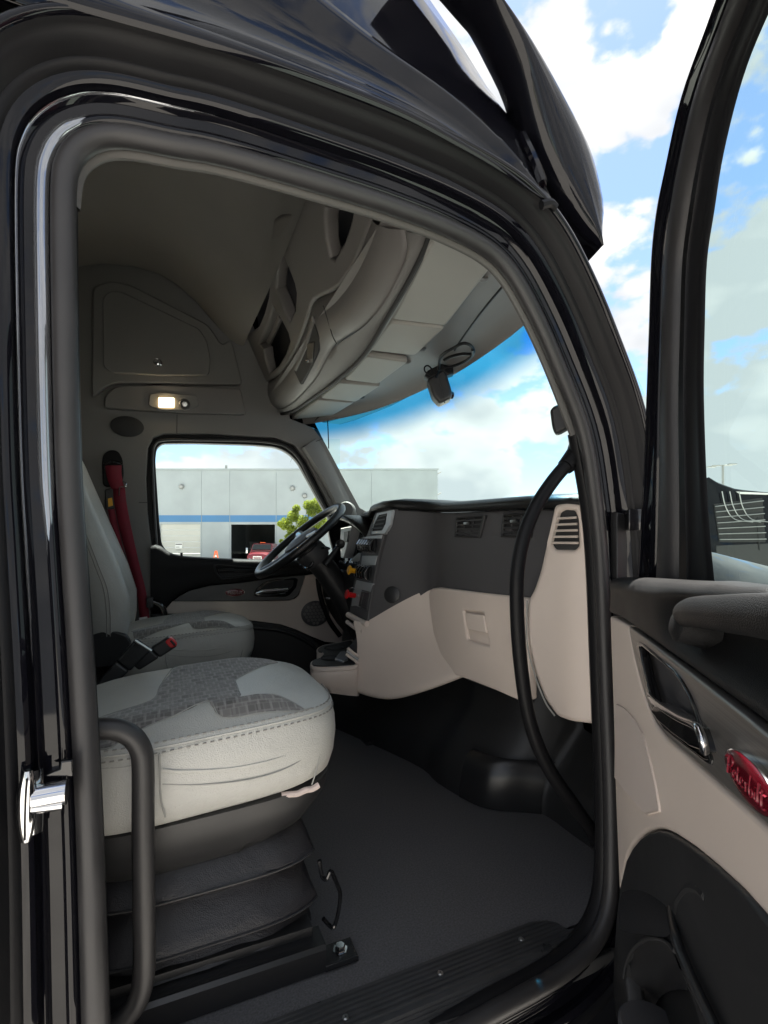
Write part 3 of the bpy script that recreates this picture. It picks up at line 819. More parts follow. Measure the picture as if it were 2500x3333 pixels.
# openings' lining: shelf backs behind the frame
for nm, pts in [('cubby_back', [(0.4548,0.8371,3.3395),(0.5619,0.5004,3.1037),(0.5976,0.6778,3.0254),(0.5553,0.9661,3.1183),(0.4832,0.8969,3.2768)]),
                ('cubby_back', [(0.393,1.3547,3.4754),(0.475,1.0144,3.2949),(0.5525,1.2059,3.1246),(0.5738,1.4409,3.0776),(0.4734,1.8119,3.2986)]),
                ('cubby_back', [(0.392,1.8567,3.4292),(0.4872,1.374,3.2198),(0.5617,1.3919,3.0559),(0.5804,1.8925,3.0147),(0.491,2.5479,3.2114)])]:
    plate(nm, pts, 'dark', oc, th=0.01, bev=0.002, n=(-0.91, 0, -0.414))
# slanted dividers seen inside the openings
for pts in [[(0.4515,0.7169,3.2018),(0.4706,0.6472,3.1597),(0.4782,0.7095,3.1431),(0.5133,0.747,3.0658),(0.5138,0.7875,3.0646),(0.462,0.7751,3.1787)],
            [(0.3924,1.1766,3.3075),(0.4034,1.1113,3.2834),(0.4214,1.2142,3.2437),(0.4338,1.335,3.2165),(0.4228,1.3358,3.2406)],
            [(0.4402,1.853,3.1782),(0.4447,1.5794,3.1683),(0.4432,1.4224,3.1716),(0.4663,1.4026,3.1209),(0.4687,1.712,3.1155)]]:
    plate('cubby_divider', pts, 'consoletrim', oc, th=0.02, bev=0.004, n=(-0.91, 0, -0.414))
# the smooth lower console panels, a bulging skin between frame and lip
up_ = smooth([(0.5058,0.3685,2.9566),(0.5118,0.4542,2.9434),(0.518,0.5344,2.9298),(0.5188,0.6258,2.9279),(0.512,0.7526,2.9428),(0.4937,0.9118,2.9832),(0.4963,0.9815,2.9774),(0.5009,1.0315,2.9675),(0.5059,1.1237,2.9563),(0.5136,1.2889,2.9394),(0.5133,1.4507,2.94),(0.5082,1.6711,2.9513),(0.4891,1.9543,2.9934),(0.4543,2.2912,3.0699)], 4)
lo_ = smooth([(0.5431,0.2319,2.8551),(0.5529,0.2376,2.8336),(0.5633,0.2684,2.8106),(0.5721,0.3379,2.7914),(0.578,0.4244,2.7784),(0.58,0.5243,2.774),(0.5772,0.6402,2.7801),(0.5633,0.8548,2.8107),(0.5655,0.9774,2.8059),(0.5738,1.1498,2.7876),(0.5744,1.3482,2.7864),(0.5714,1.569,2.7929),(0.5585,1.8098,2.8212),(0.5229,2.2095,2.8995)], 4)
up_, lo_ = resample(up_, 60), resample(lo_, 60)
rows = []
nq = Vector((-0.91, 0, -0.414)).normalized()
for f, b in [(0, -0.012), (0.03, 0.0), (0.15, 0.012), (0.4, 0.026), (0.7, 0.026), (0.9, 0.012), (0.97, 0.003), (1, -0.012)]:
    rows.append([a.lerp(c, f) + nq * b for a, c in zip(up_, lo_)])
cpn = grid('console_panel', rows, 'consoletrim', oc, sharp=70)
tube('panel_joint', [(0.494,0.7925,2.9101),(0.512,0.8016,2.8705),(0.5347,0.8148,2.8205),(0.548,0.8076,2.7912)], 0.0018, 'dark', oc, sides=6)
# slot with a radio in it
plate('radio_slot', [(0.4852,0.9133,2.9198),(0.5163,0.9234,2.8513),(0.5282,0.9837,2.8251),(0.5362,1.1309,2.8076),(0.5418,1.3112,2.7953),(0.512,1.321,2.8607),(0.5013,1.0914,2.8844),(0.4917,0.9814,2.9054)], 'dark', oc, th=0.02, bev=0.003, n=(-0.91, 0, -0.414), rnd=0.01)
plate('slot_edge', [(0.4808,0.9021,2.9172),(0.4899,0.9096,2.8973),(0.5039,1.0696,2.8664),(0.5133,1.2875,2.8459),(0.5073,1.3071,2.8591),(0.4967,1.079,2.8823),(0.4873,0.9697,2.903)], 'trimgrey', oc, th=0.01, bev=0.003, n=(-0.91, 0, -0.414))
plate('radio_face', [(0.501,1.0502,2.8753),(0.5107,0.9735,2.854),(0.5296,1.0675,2.8123),(0.5231,1.1216,2.8268)], 'black', oc, th=0.006, bev=0.002, n=(-0.91, 0, -0.414))
lathe('radio_knob', [(0.007, 0), (0.006, 0.008), (0.001, 0.009)], [(0.52,1.1019,2.8311)][0], (-0.91, 0, -0.41), 'chrome', oc, 12)
# lip below the console
l0 = lo_
l1 = resample(smooth([(0.5783,0.1661,2.8108),(0.5867,0.2071,2.8036),(0.6005,0.3083,2.7917),(0.612,0.4171,2.7819),(0.6253,0.5573,2.7705),(0.6413,0.7264,2.7568),(0.6442,0.907,2.7543),(0.6368,1.1384,2.7606),(0.6215,1.4053,2.7737),(0.5954,1.7495,2.7961),(0.5188,2.1265,2.8617)], 4), 60)
rows = [[a.lerp(c, f) + nq * b for a, c in zip(l0, l1)] for f, b in [(0, -0.004), (0.06, 0.006), (0.3, 0.012), (0.6, 0.012), (0.85, 0.004), (1, -0.02)]]
grid('console_lip', rows, 'trimgrey', oc, sharp=70)
for a, c in (((510, 1186), (510, 1188)), ((551, 1180), (551, 1182))):
    pass
for p in [(0.6007,1.0465,2.7981),(0.6149,1.0008,2.7886)]:
    lathe('trim_pin', [(0.004, 0), (0.003, 0.002), (0.0005, 0.002)], p, (-0.8, 0, -0.6), 'dark', oc, 8)
# windshield header
GT = [(0.02, 0.88), (0.12, 0.935), (0.37, 1.03), (0.78, 1.062), (1.1, 1.035), (1.4, 0.975), (1.62, 0.885), (1.8, 0.775), (1.9, 0.70)]
hx = [Vector((x, y, 0)) for y, x in GT]
hx = smooth(hx, 4)
rows = [[Vector((xx, p.y, zz)) for p in hx] for xx, zz in [(0.50, 2.90), (0.57, 2.835), (0.60, 2.818), (0.66, 2.815)]]
rows += [[Vector((0.66 + (p.x - 0.66) * f, p.y, zz)) for p in hx] for f, zz in [(0.5, 2.815), (0.85, 2.81), (1.0, 2.785), (1.02, 2.77), (1.06, 2.80)]]
tube('header_groove', [p + Vector((-0.004, 0, -0.004)) for p in l1], 0.008, 'dark', oc, sides=8, do_smooth=False)
grid('windshield_header', rows, 'consoletrim', cab, sharp=70)
# grey band printed at the glass top
VIS = [((1390,786),(1585,872),(1452,1052),(1272,1030)), ((1268,1042),(1448,1058),(1352,1152),(1200,1132)),
       ((1190,1152),(1330,1172),(1232,1244),(1120,1230)), ((1103,1240),(1240,1250),(1158,1303),(1041,1290)), ((1034,1297),(1154,1306),(1085,1348),(950,1362))]
vz = [[(0.5716,0.1696,2.797),(0.7691,0.2053,2.797),(0.8355,0.5275,2.797),(0.6486,0.5574,2.797)], [(0.6536,0.5782,2.797),(0.8405,0.5399,2.797),(0.8565,0.7904,2.797),(0.6701,0.8154,2.797)], [(0.6826,0.866,2.797),(0.8599,0.855,2.797),(0.8518,1.141,2.797),(0.6933,1.15,2.797)], [(0.6834,1.1925,2.797),(0.8715,1.1591,2.797),(0.8509,1.4317,2.797),(0.6682,1.4413,2.797)], [(0.6666,1.4738,2.797),(0.8488,1.4437,2.797),(0.8225,1.711,2.797),(0.6301,1.8911,2.797)]]
for i, pts in enumerate(vz):
    if i == 0:
        pts = [(pts[0][0] - 0.01, pts[0][1] - 0.08, pts[0][2]), (pts[1][0] - 0.005, pts[1][1] - 0.06, pts[1][2])] + list(pts[2:])
    vv = plate('sun_visor', pts, 'visor', cab, th=0.028, bev=0.009, off=0.008, n=(0, 0, -1), rnd=0.018, bres=3)
    e = V(pts[1]).lerp(V(pts[2]), 0.12 if i != 0 else 0.3)
    if i in (1, 3):
        e = V(pts[1]).lerp(V(pts[2]), 0.85)
    if i == 4:
        continue
    tube('visor_hinge', [e + Vector((-0.03, 0, 0.004)), e + Vector((0.0, 0, 0.002)), e + Vector((0.022, 0.01, 0.01)), e + Vector((0.03, 0.012, 0.02))], 0.007, 'trimgrey', vv, sides=8)

# windshield
rows = []
for f in [0, 0.25, 0.5, 0.75, 1.0]:
    rows.append([Vector((p.x + 0.42 * f + 0.03 * math.sin(f * 3.14), p.y, 2.785 - 0.63 * f)) for p in hx])
grid('windshield', rows, 'windshield', cab, sharp=80)
tube('windshield_edge', [r[-1] + Vector((0, 0.005, 0)) for r in rows], 0.008, 'rubber_dark', cab, sides=8)
tube('windshield_edge', [Vector((p.x + 0.01, p.y, p.z + 0.004)) for p in rows[0]], 0.009, 'rubber_dark', cab, sides=8, do_smooth=False)
tube('antenna_wire', [(0.8285,1.84,2.8003),(0.8321,1.84,2.7389),(0.8358,1.84,2.6332)], 0.003, 'rubber_dark', cab, sides=6)
# cable along the header with a little bracket
tube('header_cable', [(0.8183,0.1658,2.765),(0.8413,0.2848,2.765),(0.8719,0.4153,2.765),(0.9138,0.5708,2.765),(0.9338,0.6331,2.765)], 0.0035, 'rubber_dark', cab, sides=8)

# ------------------------------------------------------------------ driver door (closed, far side)
FY = (0, -1, 0)
dd = root('driver_door', 'closed driver door across the cab with window, red oval emblem and chrome handle', 'door', (0, 0, 0))
WO = c_ = [(-0.0917,1.9,2.0604),(-0.1013,1.9,2.2381),(-0.1068,1.9,2.4117),(-0.0986,1.9,2.5673),(-0.0759,1.9,2.617),(-0.0274,1.9,2.6397),(0.193,1.9,2.6617),(0.5311,1.9,2.6698),(0.636,1.9,2.6386),(0.7022,1.9,2.5589),(0.7617,1.9,2.4574),(0.8465,1.9,2.2995),(0.9103,1.9,2.1894),(0.9334,1.9,1.9697)]
WG = [(-0.0407,1.9,2.0735),(-0.0532,1.9,2.2091),(-0.067,1.9,2.4368),(-0.0711,1.9,2.5202),(-0.0642,1.9,2.5739),(-0.0379,1.9,2.6005),(0.1045,1.9,2.6144),(0.4093,1.9,2.6319),(0.5476,1.9,2.6312),(0.6164,1.9,2.605),(0.6728,1.9,2.5542),(0.7335,1.9,2.4472),(0.815,1.9,2.3071),(0.8783,1.9,2.1975),(0.9011,1.9,1.9876),(0.5146,1.9,1.9867),(0.3304,1.9,1.9908),(0.0683,1.9,2.0056),(0.0042,1.9,2.0245)]
plate('window_frame', [(-0.1474,1.9,1.9065),(-0.1541,1.9,2.3565),(-0.1474,1.9,2.6571),(-0.0794,1.9,2.6865),(0.5727,1.9,2.7522),(0.7353,1.9,2.6915),(0.9519,1.9,2.3402),(0.9987,1.9,1.8801)], 'rubber_dark', dd, [WG], th=0.05, bev=0.008, n=FY, bres=2, hrnd=0.05)
tube('window_seal', [(-0.0653,1.888,2.0642),(-0.0736,1.888,2.2079),(-0.0831,1.888,2.4342),(-0.0845,1.888,2.5322),(-0.0722,1.888,2.5899),(-0.0308,1.888,2.6155),(0.104,1.888,2.6291),(0.4075,1.888,2.6497),(0.5536,1.888,2.646),(0.6247,1.888,2.6186),(0.6845,1.888,2.5556),(0.7409,1.888,2.4521),(0.8249,1.888,2.3065),(0.8881,1.888,2.1971)], 0.008, 'rubber', dd, sides=10)
mesh('window_pane', [(-0.087,1.925,1.9802),(-0.087,1.925,2.6227),(0.9324,1.925,2.7144),(0.9324,1.925,1.9691)], [(0, 1, 2, 3)], 'sideglass', dd)
# upper panel with the sill rolled over towards the glass
top = [(-0.0913,1.845,2.0565),(-0.0778,1.845,2.0625),(-0.0542,1.845,2.0581),(-0.0303,1.845,2.0401),(0.0041,1.845,2.0174),(0.0599,1.845,2.005),(0.1892,1.845,1.9948),(0.3392,1.845,1.9855),(0.5613,1.845,1.9793),(0.852,1.845,1.9805)]
topb = [(-0.0922,1.915,2.0674),(-0.0764,1.915,2.0727),(-0.0486,1.915,2.0682),(-0.0276,1.915,2.0521),(0.0077,1.915,2.0274),(0.0687,1.915,2.0116),(0.1941,1.915,2.0029),(0.3479,1.915,1.9953),(0.5757,1.915,1.9901),(0.8738,1.915,1.991)]
bot = [(-0.0914,1.85,1.748),(-0.0304,1.85,1.7472),(0.018,1.85,1.7979),(0.0955,1.85,1.8438),(0.1896,1.85,1.8641),(0.2638,1.85,1.8698),(0.3552,1.85,1.8768),(0.4493,1.85,1.8873),(0.5378,1.85,1.8999),(0.8535,1.85,1.9375)]
top, topb, bot = resample(smooth(top, 4), 40), resample(smooth(topb, 4), 40), resample(smooth(bot, 4), 40)
rows = [topb, [a.lerp(b, 0.55) + Vector((0, 0, 0.012)) for a, b in zip(topb, top)], [a.lerp(b, 0.85) + Vector((0, -0.004, 0.008)) for a, b in zip(topb, top)], [a + Vector((0, -0.004, -0.008)) for a in top]]
rows += [[a.lerp(b, f) + Vector((0, d, 0)) for a, b in zip(top, bot)] for f, d in [(0.3, 0.0), (0.6, 0.01), (0.9, 0.0), (1, 0.012)]]
grid('upper_panel', rows, 'doorskin', dd, sharp=70)
plate('pull_cup_rim', [(0.2037,1.842,1.9753),(0.2258,1.842,1.9789),(0.4361,1.842,1.9565),(0.444,1.842,1.9322),(0.4282,1.842,1.914),(0.3235,1.842,1.8987),(0.2444,1.842,1.8927),(0.2184,1.842,1.9245)], 'black', dd, [[(0.2169,1.842,1.965),(0.2332,1.842,1.9695),(0.4306,1.842,1.9485),(0.4306,1.842,1.9324),(0.4164,1.842,1.9239),(0.3159,1.842,1.9084),(0.2481,1.842,1.9036),(0.2273,1.842,1.9282)]], th=0.018, bev=0.005, n=FY, rnd=0.012)
plate('pull_cup', [(0.2157,1.855,1.967),(0.4342,1.855,1.9521),(0.4302,1.855,1.9238),(0.2493,1.855,1.8997)], 'dark', dd, th=0.01, bev=0.002, n=FY)
tube('pull_cup_ledge', [(0.2331,1.84,1.9438),(0.2929,1.84,1.9467),(0.3309,1.84,1.9398),(0.4239,1.84,1.9407)], 0.006, 'black', dd, sides=8)
M['midpanel'] = mat('mid_grey_trim', (0.10, 0.097, 0.095), 0.5, bump=(1500, 0.16))
mid = plate('mid_panel', [(0.0124,1.853,1.7872),(0.0425,1.853,1.8118),(0.0956,1.853,1.8405),(0.1898,1.853,1.8615),(0.3556,1.853,1.8735),(0.5384,1.853,1.8965),(0.6988,1.853,1.9063),(0.6886,1.853,1.8562),(0.6614,1.853,1.7969),(0.6378,1.853,1.7786),(0.6085,1.853,1.769),(0.3248,1.853,1.7774)], 'midpanel', dd, th=0.02, bev=0.004, n=FY)
low = plate('lower_panel', [(-0.0222,1.858,1.746),(0.0097,1.858,1.7861),(0.3254,1.858,1.7745),(0.6121,1.858,1.7659),(0.6474,1.858,1.7753),(0.6694,1.858,1.7962),(0.7035,1.858,1.9043),(0.856,1.858,1.9286),(0.9375,1.858,1.6664),(0.9193,1.858,1.5026),(0.8204,1.858,1.5187),(0.7328,1.858,1.559),(0.6474,1.858,1.6025),(0.564,1.858,1.6351),(0.3563,1.858,1.6756),(-0.0153,1.858,1.726)], 'cream', dd, th=0.02, bev=0.004, n=FY)
plate('door_pocket', [(-0.0914,1.85,1.7257),(-0.0152,1.85,1.7239),(0.3552,1.85,1.6736),(0.5624,1.85,1.633),(0.6455,1.85,1.5997),(0.7307,1.85,1.5562),(0.818,1.85,1.4776),(0.8625,1.85,1.371),(0.8446,1.85,1.0303),(-0.0914,1.85,1.1643)], 'black', dd, th=0.03, bev=0.008, n=FY)
tube('pocket_lip', [(0.3539,1.84,1.636),(0.4954,1.84,1.619),(0.6098,1.84,1.587),(0.7109,1.84,1.5299),(0.7887,1.84,1.4564),(0.8238,1.84,1.3599)], 0.012, 'black', dd, sides=10)
hb = plate('handle_bezel', [(0.4148,1.842,1.81),(0.4282,1.842,1.8401),(0.4678,1.842,1.8711),(0.5038,1.842,1.8864),(0.6436,1.842,1.8947),(0.6587,1.842,1.886),(0.6478,1.842,1.8398),(0.6102,1.842,1.7972),(0.5854,1.842,1.7891),(0.4282,1.842,1.795)], 'gloss', dd, th=0.012, bev=0.004, n=FY, rnd=0.01)
plate('handle_cup', [(0.4359,1.841,1.8238),(0.4716,1.841,1.859),(0.5117,1.841,1.8766),(0.635,1.841,1.8833),(0.6308,1.841,1.8462),(0.5975,1.841,1.8225)], 'dark', dd, th=0.012, bev=0.003, n=FY, rnd=0.008)
tube('door_handle', [(0.4244,1.828,1.8156),(0.4614,1.828,1.8255),(0.5173,1.828,1.8285),(0.5972,1.828,1.8308)], 0.011, 'chrome', dd, sides=12, flat=0.6)
tube('handle_edge', [(0.4257,1.826,1.8093),(0.5089,1.826,1.8063),(0.5819,1.826,1.8118)], 0.005, 'chrome', dd, sides=8)
ec = [(0.3155,1.838,1.8234)][0]
emblem(ec, (1, 0, 0), (0, 0, 1), FY, 0.052, 0.021, dd, 'emblemsilver')
# honeycomb speaker grille: hexagons proud of a round base
spc = [(0.7588,1.842,1.688)][0]
spk = lathe('door_speaker', [(0.082, -0.01), (0.082, 0.0), (0.078, 0.002), (0.001, 0.002)], spc, FY, 'dash', dd, 32, 0.88, (0, 0, 1))
hexm = None
for i in range(-4, 5):
    for j in range(-4, 5):
        hx_, hz_ = (i + 0.5 * (j % 2)) * 0.021, j * 0.0182
        if (hx_ / 0.07) ** 2 + (hz_ / 0.06) ** 2 < 1:
            if hexm is None:
                h0 = lathe('hex_cell', [(0.0096, 0), (0.0096, 0.002), (0.008, 0.0032)], (0, 0, 0), FY, 'consoletrim', spk, 6)
                h0.location = V(spc) + Vector((hx_, -0.002, hz_))
                hexm = h0.data
            else:
                h1 = bpy.data.objects.new('hex_cell', hexm)
                COL.objects.link(h1)
                h1.parent = spk
                h1.location = V(spc) + Vector((hx_, -0.002, hz_))
tube('lock_knob', [(0.0548,1.87,2.0046),(0.0534,1.87,2.0199),(0.0534,1.87,2.0353)], 0.006, 'rubber_dark', dd, sides=10)
tube('door_edge_seal', [(0.7712,1.84,1.8885),(0.7799,1.84,1.8207),(0.8018,1.84,1.7352),(0.8415,1.84,1.6396),(0.9042,1.84,1.5499)], 0.014, 'rubber_dark', dd, sides=10)

# ------------------------------------------------------------------ seats
CXs, CYs, CA, CB = 0.066, 0.35, 0.274, 0.266
def sval(x, y):
    return ((abs(x - CXs) / CA) ** 4 + (abs(y - CYs) / CB) ** 4) ** 0.25
def ctop(x, y):
    s = min(1.05, sval(x, y))
    dx = x - CXs
    z = 1.710 + 0.07 * dx + 0.030 * (1 - s ** 3.2)
    if dx > 0.12:
        z -= 0.45 * (dx - 0.12) ** 2
    # side bolsters a little higher than the middle
    b = abs(y - CYs) / CB
    z += 0.012 * math.exp(-((b - 0.72) / 0.18) ** 2) * (1 if dx < 0.1 else max(0, 1 - (dx - 0.1) / 0.1))
    return z
def outline(s=1.0, off=0.0, n=64):
    r = []
    for k in range(n):
        q = 2 * math.pi * k / n
        q += -0.11 * math.sin(4 * q)
        c, d = math.cos(q), math.sin(q)
        e = 0.5
        r.append(Vector((CXs + (CA * s + off) * math.copysign(abs(c) ** e, c), CYs + (CB * s + off) * math.copysign(abs(d) ** e, d), 0)))
    return r

def make_seat(name, label):
    t = root(name, label, 'seat', (0.1, 0.35, 1.2), 'cab seats')
    O = Vector((0.1, 0.35, 1.2))
    def loc(vs):
        return [V(p) - O for p in vs]
    def up(pts, h=0.002):
        res = []
        for p in pts:
            k_ = min(1, 0.985 / max(0.01, sval(p[0], p[1])))
            x, y = CXs + (p[0] - CXs) * k_, CYs + (p[1] - CYs) * k_
            res.append(Vector((x, y, ctop(x, y) + h)) - O)
        return res
    # cushion
    rings = []
    for off, dz in [(-0.05, -0.150), (-0.012, -0.152), (0.0, -0.143), (0.008, -0.115), (0.012, -0.075), (0.010, -0.035), (0.004, -0.012)]:
        rings.append([Vector((p.x, p.y, 1.710 + 0.07 * (p.x - CXs) + dz - (0.45 * max(0, p.x - CXs - 0.12) ** 2 if dz > -0.06 else 0))) for p in outline(1, off)])
    for s in [1.0, 0.985, 0.96, 0.92, 0.86, 0.78, 0.68, 0.56, 0.42, 0.26, 0.1]:
        rings.append([Vector((p.x, p.y, ctop(p.x, p.y))) for p in outline(s)])
    cu_ = rings_mesh('cushion', [loc(r) for r in rings], 'leather', t, True, False, True, 60)
    # fabric insert, laid over the cushion in ruled patches
    def patch(nm, a, b, m, h=0.0025, na=30, nb=22):
        A, B = resample(smooth(a, 5), na), resample(smooth(b, 5), na)
        rows = []
        for j in range(nb):
            f = j / (nb - 1)
            hh = h if 0 < j < nb - 1 else -0.001
            rows.append(up([p.lerp(q, f) for p, q in zip(A, B)], hh))
        return rings_mesh(nm, rows, m, cu_, False, False, False, 60)
    z0 = 0
    def xy(l):
        return [(p[0], p[1], 0) for p in l]
    near = xy([(-0.1274,0.0796,1.715),(-0.0451,0.1242,1.715),(0.0099,0.1419,1.715),(0.0705,0.1729,1.715),(0.0918,0.1132,1.715),(0.1742,0.1056,1.715),(0.2848,0.0951,1.715)])
    farE = xy([(-0.1455,0.2166,1.735),(-0.1326,0.238,1.735),(-0.0383,0.266,1.735),(-0.0224,0.3705,1.735),(0.0024,0.514,1.735),(0.0656,0.6776,1.735),(0.0931,0.7081,1.735)])
    f2 = xy([(0.0656,0.6776,1.735),(0.1414,0.7243,1.735),(0.2116,0.675,1.735),(0.2524,0.5861,1.735),(0.2738,0.4899,1.735)])
    inner = xy([(0.2738,0.4899,1.735),(0.203,0.4006,1.735),(0.1417,0.3163,1.735),(0.1367,0.2411,1.735),(0.1326,0.1627,1.735),(0.1981,0.1597,1.735),(0.246,0.1134,1.735),(0.2782,0.0563,1.735)])
    # main field: from far edge to near edge behind the front panel
    A_ = [(-0.19, 0.40, 0)] + farE[:3] + farE[3:6]
    patch('fabric_insert', [farE[0], farE[1], farE[2], farE[3], farE[4], farE[5]], [near[0], near[1], near[2], near[3], inner[4], inner[2]], 'fabric')
    patch('fabric_insert', [farE[5], f2[1], f2[2], f2[3], f2[4]], [inner[2], ((inner[2][0] * 2 + inner[1][0]) / 3, (inner[2][1] * 2 + inner[1][1]) / 3, 0), inner[1], ((inner[0][0] + inner[1][0]) / 2, (inner[0][1] + inner[1][1]) / 2, 0), inner[0]], 'fabric')
    patch('fabric_insert', [inner[4], inner[5], inner[6], inner[7]], [near[3], near[4], near[5], near[6]], 'fabric')
    # seams and stitching
    def seam(pts, r, m, h=0.001):
        tube('seam', up(smooth(pts, 5), h), r, m, cu_, sides=6, do_smooth=False)
    for l in (farE, f2, inner, near):
        seam(l, 0.0011, 'seam', 0.0015)
    ol = outline(1.0, 0.004)
    def edge(off, h, r, m, a0=0, a1=64, nm='edge_seam'):
        pts = [Vector((p.x, p.y, 1.710 + 0.07 * (p.x - CXs) + h - 0.45 * max(0, p.x - CXs - 0.12) ** 2)) - O for p in outline(1, off, 64)]
        tube(nm, [pts[k % 64] for k in range(a0, a1)], r, m, cu_, sides=6, do_smooth=False)
    edge(0.003, -0.006, 0.0022, 'leather', 30, 72)
    # stitches one by one along the near edge
    for off, h in ((0.0065, -0.014), (0.0, 0.003)):
        pts = [Vector((p.x, p.y, (1.710 + 0.07 * (p.x - CXs) + h - 0.45 * max(0, p.x - CXs - 0.12) ** 2))) - O for p in outline(1, off, 64)]
        ln = resample([pts[k % 64] for k in range(36, 64)], 112)
        vs, fs = [], []
        for a, b in zip(ln[0::2], ln[1::2]):
            d = (b - a).normalized()
            s_ = Vector((0, 0, 0.0009))
            n_ = d.cross(Vector((0, 0, 1))) * 0.0016
            i = len(vs)
            vs += [a - s_, b - s_, b + s_, a + s_, a - s_ + n_, b - s_ + n_, b + s_ + n_, a + s_ + n_, a - s_ - n_, b - s_ - n_, b + s_ - n_, a + s_ - n_]
            fs += [(i + 4, i + 5, i + 6, i + 7), (i + 8, i + 9, i + 10, i + 11), (i + 7, i + 6, i + 10, i + 11), (i + 4, i + 5, i + 9, i + 8)]
        st_ = mesh('stitching', vs, fs, 'stitch', cu_)
        tag(st_, kind='stuff')
    # pleats on the near side
    def side(pts, r, m, o_=0.0115):
        res = []
        for p in pts:
            dx = abs(p[0] - CXs) / CA
            y = CYs - CB * max(0.05, 1 - min(1, dx) ** 4) ** 0.25 - o_
            res.append(Vector((p[0], y, p[2])) - O)
        tube('pleat', res, r, m, cu_, sides=6, n=8)
    side([(-0.111,0.085,1.676),(-0.0652,0.085,1.676),(-0.0173,0.085,1.6896),(0.0249,0.085,1.6962),(0.0646,0.085,1.7028)], 0.0006, 'seam')
    side([(-0.0173,0.085,1.6904),(-0.0166,0.085,1.6407),(-0.0147,0.085,1.6072),(-0.0079,0.085,1.5768)], 0.0016, 'seam')
    side([(-0.0135,0.085,1.6616),(0.0249,0.085,1.6524),(0.1059,0.085,1.6432),(0.1929,0.085,1.6461),(0.2794,0.085,1.6598)], 0.0034, 'leather', 0.0105)
    side([(-0.0128,0.085,1.6358),(0.0646,0.085,1.6213),(0.1486,0.085,1.6167),(0.2157,0.085,1.6249),(0.2698,0.085,1.6426)], 0.0013, 'seam')
    side([(0.2828,0.085,1.6837),(0.2819,0.085,1.6322),(0.2746,0.085,1.6006),(0.2635,0.085,1.5737)], 0.0015, 'seam')
    # frayed foam peeping out under the front corner
    fr = [(0.2028,0.1,1.5612),(0.219,0.1,1.5598),(0.2355,0.1,1.558),(0.2522,0.1,1.5617),(0.2667,0.1,1.5617),(0.2803,0.1,1.5672)]
    fo = tube('frayed_edge', loc(fr), 0.0062, 'fleece', cu_, sides=8)
    # plastic shell under the cushion
    rings = []
    for off, z, fx in [(-0.015, 1.562, 0), (-0.004, 1.556, 0), (-0.006, 1.53, 0), (-0.016, 1.50, -0.008), (-0.022, 1.485, -0.014), (-0.028, 1.47, -0.02), (-0.045, 1.45, -0.04), (-0.07, 1.437, -0.07)]:
        rings.append([Vector((p.x + (fx if p.x > 0.15 else 0), p.y, z + 0.05 * (p.x - 0.1))) for p in outline(1, off, 48)])
    rings_mesh('seat_pan', [loc(r) for r in rings], 'black', t, True, False, True, 40)
    # bellows folds
    rings = []
    for off, z in [(-0.06, 1.46), (-0.036, 1.432), (-0.022, 1.412), (-0.02, 1.407), (-0.024, 1.402), (-0.05, 1.386), (-0.058, 1.374), (-0.048, 1.36), (-0.025, 1.332), (-0.014, 1.316), (-0.012, 1.310), (-0.018, 1.305), (-0.042, 1.296), (-0.046, 1.286), (-0.034, 1.268), (-0.024, 1.258)]:
        r_ = []
        for p in outline(1, off, 48):
            x = min(p.x, 0.29 + off * 0.4)
            wr = 0.004 * math.sin(p.x * 60 + z * 30) * (1 if -0.045 < off < -0.02 else 0)
            r_.append(Vector((x, p.y + wr, z + 0.015 * (p.x - 0.1))))
        rings.append(r_)
    be = rings_mesh('bellows', [loc(r) for r in rings], 'vinyl', t, True, False, False, 30)
    for z, off in ((1.407, -0.018), (1.310, -0.010)):
        pts = []
        for p in outline(1, off, 64):
            pts.append(Vector((min(p.x, 0.29 + off * 0.4), p.y, z + 0.015 * (p.x - 0.1))) - O)
        tube('bellows_piping', pts, 0.0022, 'rubber', be, True, sides=6, do_smooth=False)
    # floor rails with bolted feet
    for yy in (0.072, 0.56):
        rl = rings_mesh('floor_rail', [loc([(x, yy, 1.203), (x, yy, 1.247), (x, yy + 0.006, 1.254), (x, yy + 0.03, 1.254), (x, yy + 0.06, 1.254), (x, yy + 0.06, 1.203)]) for x in (-0.25, 0.27, 0.288)], 'arch', t, True, False, True, 40)
        ft = plate('rail_foot', loc([(0.285, yy - 0.004, 1.216), (0.355, yy - 0.004, 1.214), (0.356, yy + 0.05, 1.214), (0.285, yy + 0.05, 1.216)]), 'arch', rl, th=0.012, bev=0.002, n=(0, 0, 1))
        lathe('bolt', [(0.016, 0), (0.016, 0.003), (0.011, 0.003), (0.011, 0.009), (0.009, 0.012), (0.001, 0.012)], V((0.325, yy + 0.025, 1.215)) - O, (0, 0, 1), 'chrome', rl, 6)
    box('rail_cross_bar', V((0.02, 0.33, 1.262)) - O, (0.5, 0.44, 0.02), 'black', t)
    # slide release handle
    tube('slide_handle', loc([Vector(p) for p in [(0.2952,0.12,1.2739),(0.3086,0.12,1.2556),(0.3181,0.12,1.2488),(0.3277,0.12,1.274),(0.3332,0.12,1.3137),(0.3263,0.12,1.3366),(0.3154,0.12,1.3643),(0.31,0.12,1.3684),(0.3019,0.12,1.3549),(0.2925,0.12,1.3652),(0.2872,0.12,1.3988)]]), 0.0045, 'gloss', t, sides=8, n=3)
    # backrest
    half = [(0.0, 0.045), (0.10, 0.048), (0.155, 0.06), (0.195, 0.088), (0.225, 0.094), (0.25, 0.075), (0.262, 0.03), (0.255, -0.03), (0.22, -0.065), (0.12, -0.078), (0.0, -0.08)]
    prof = half + [(-a, b) for a, b in reversed(half[1:-1])]
    rings = []
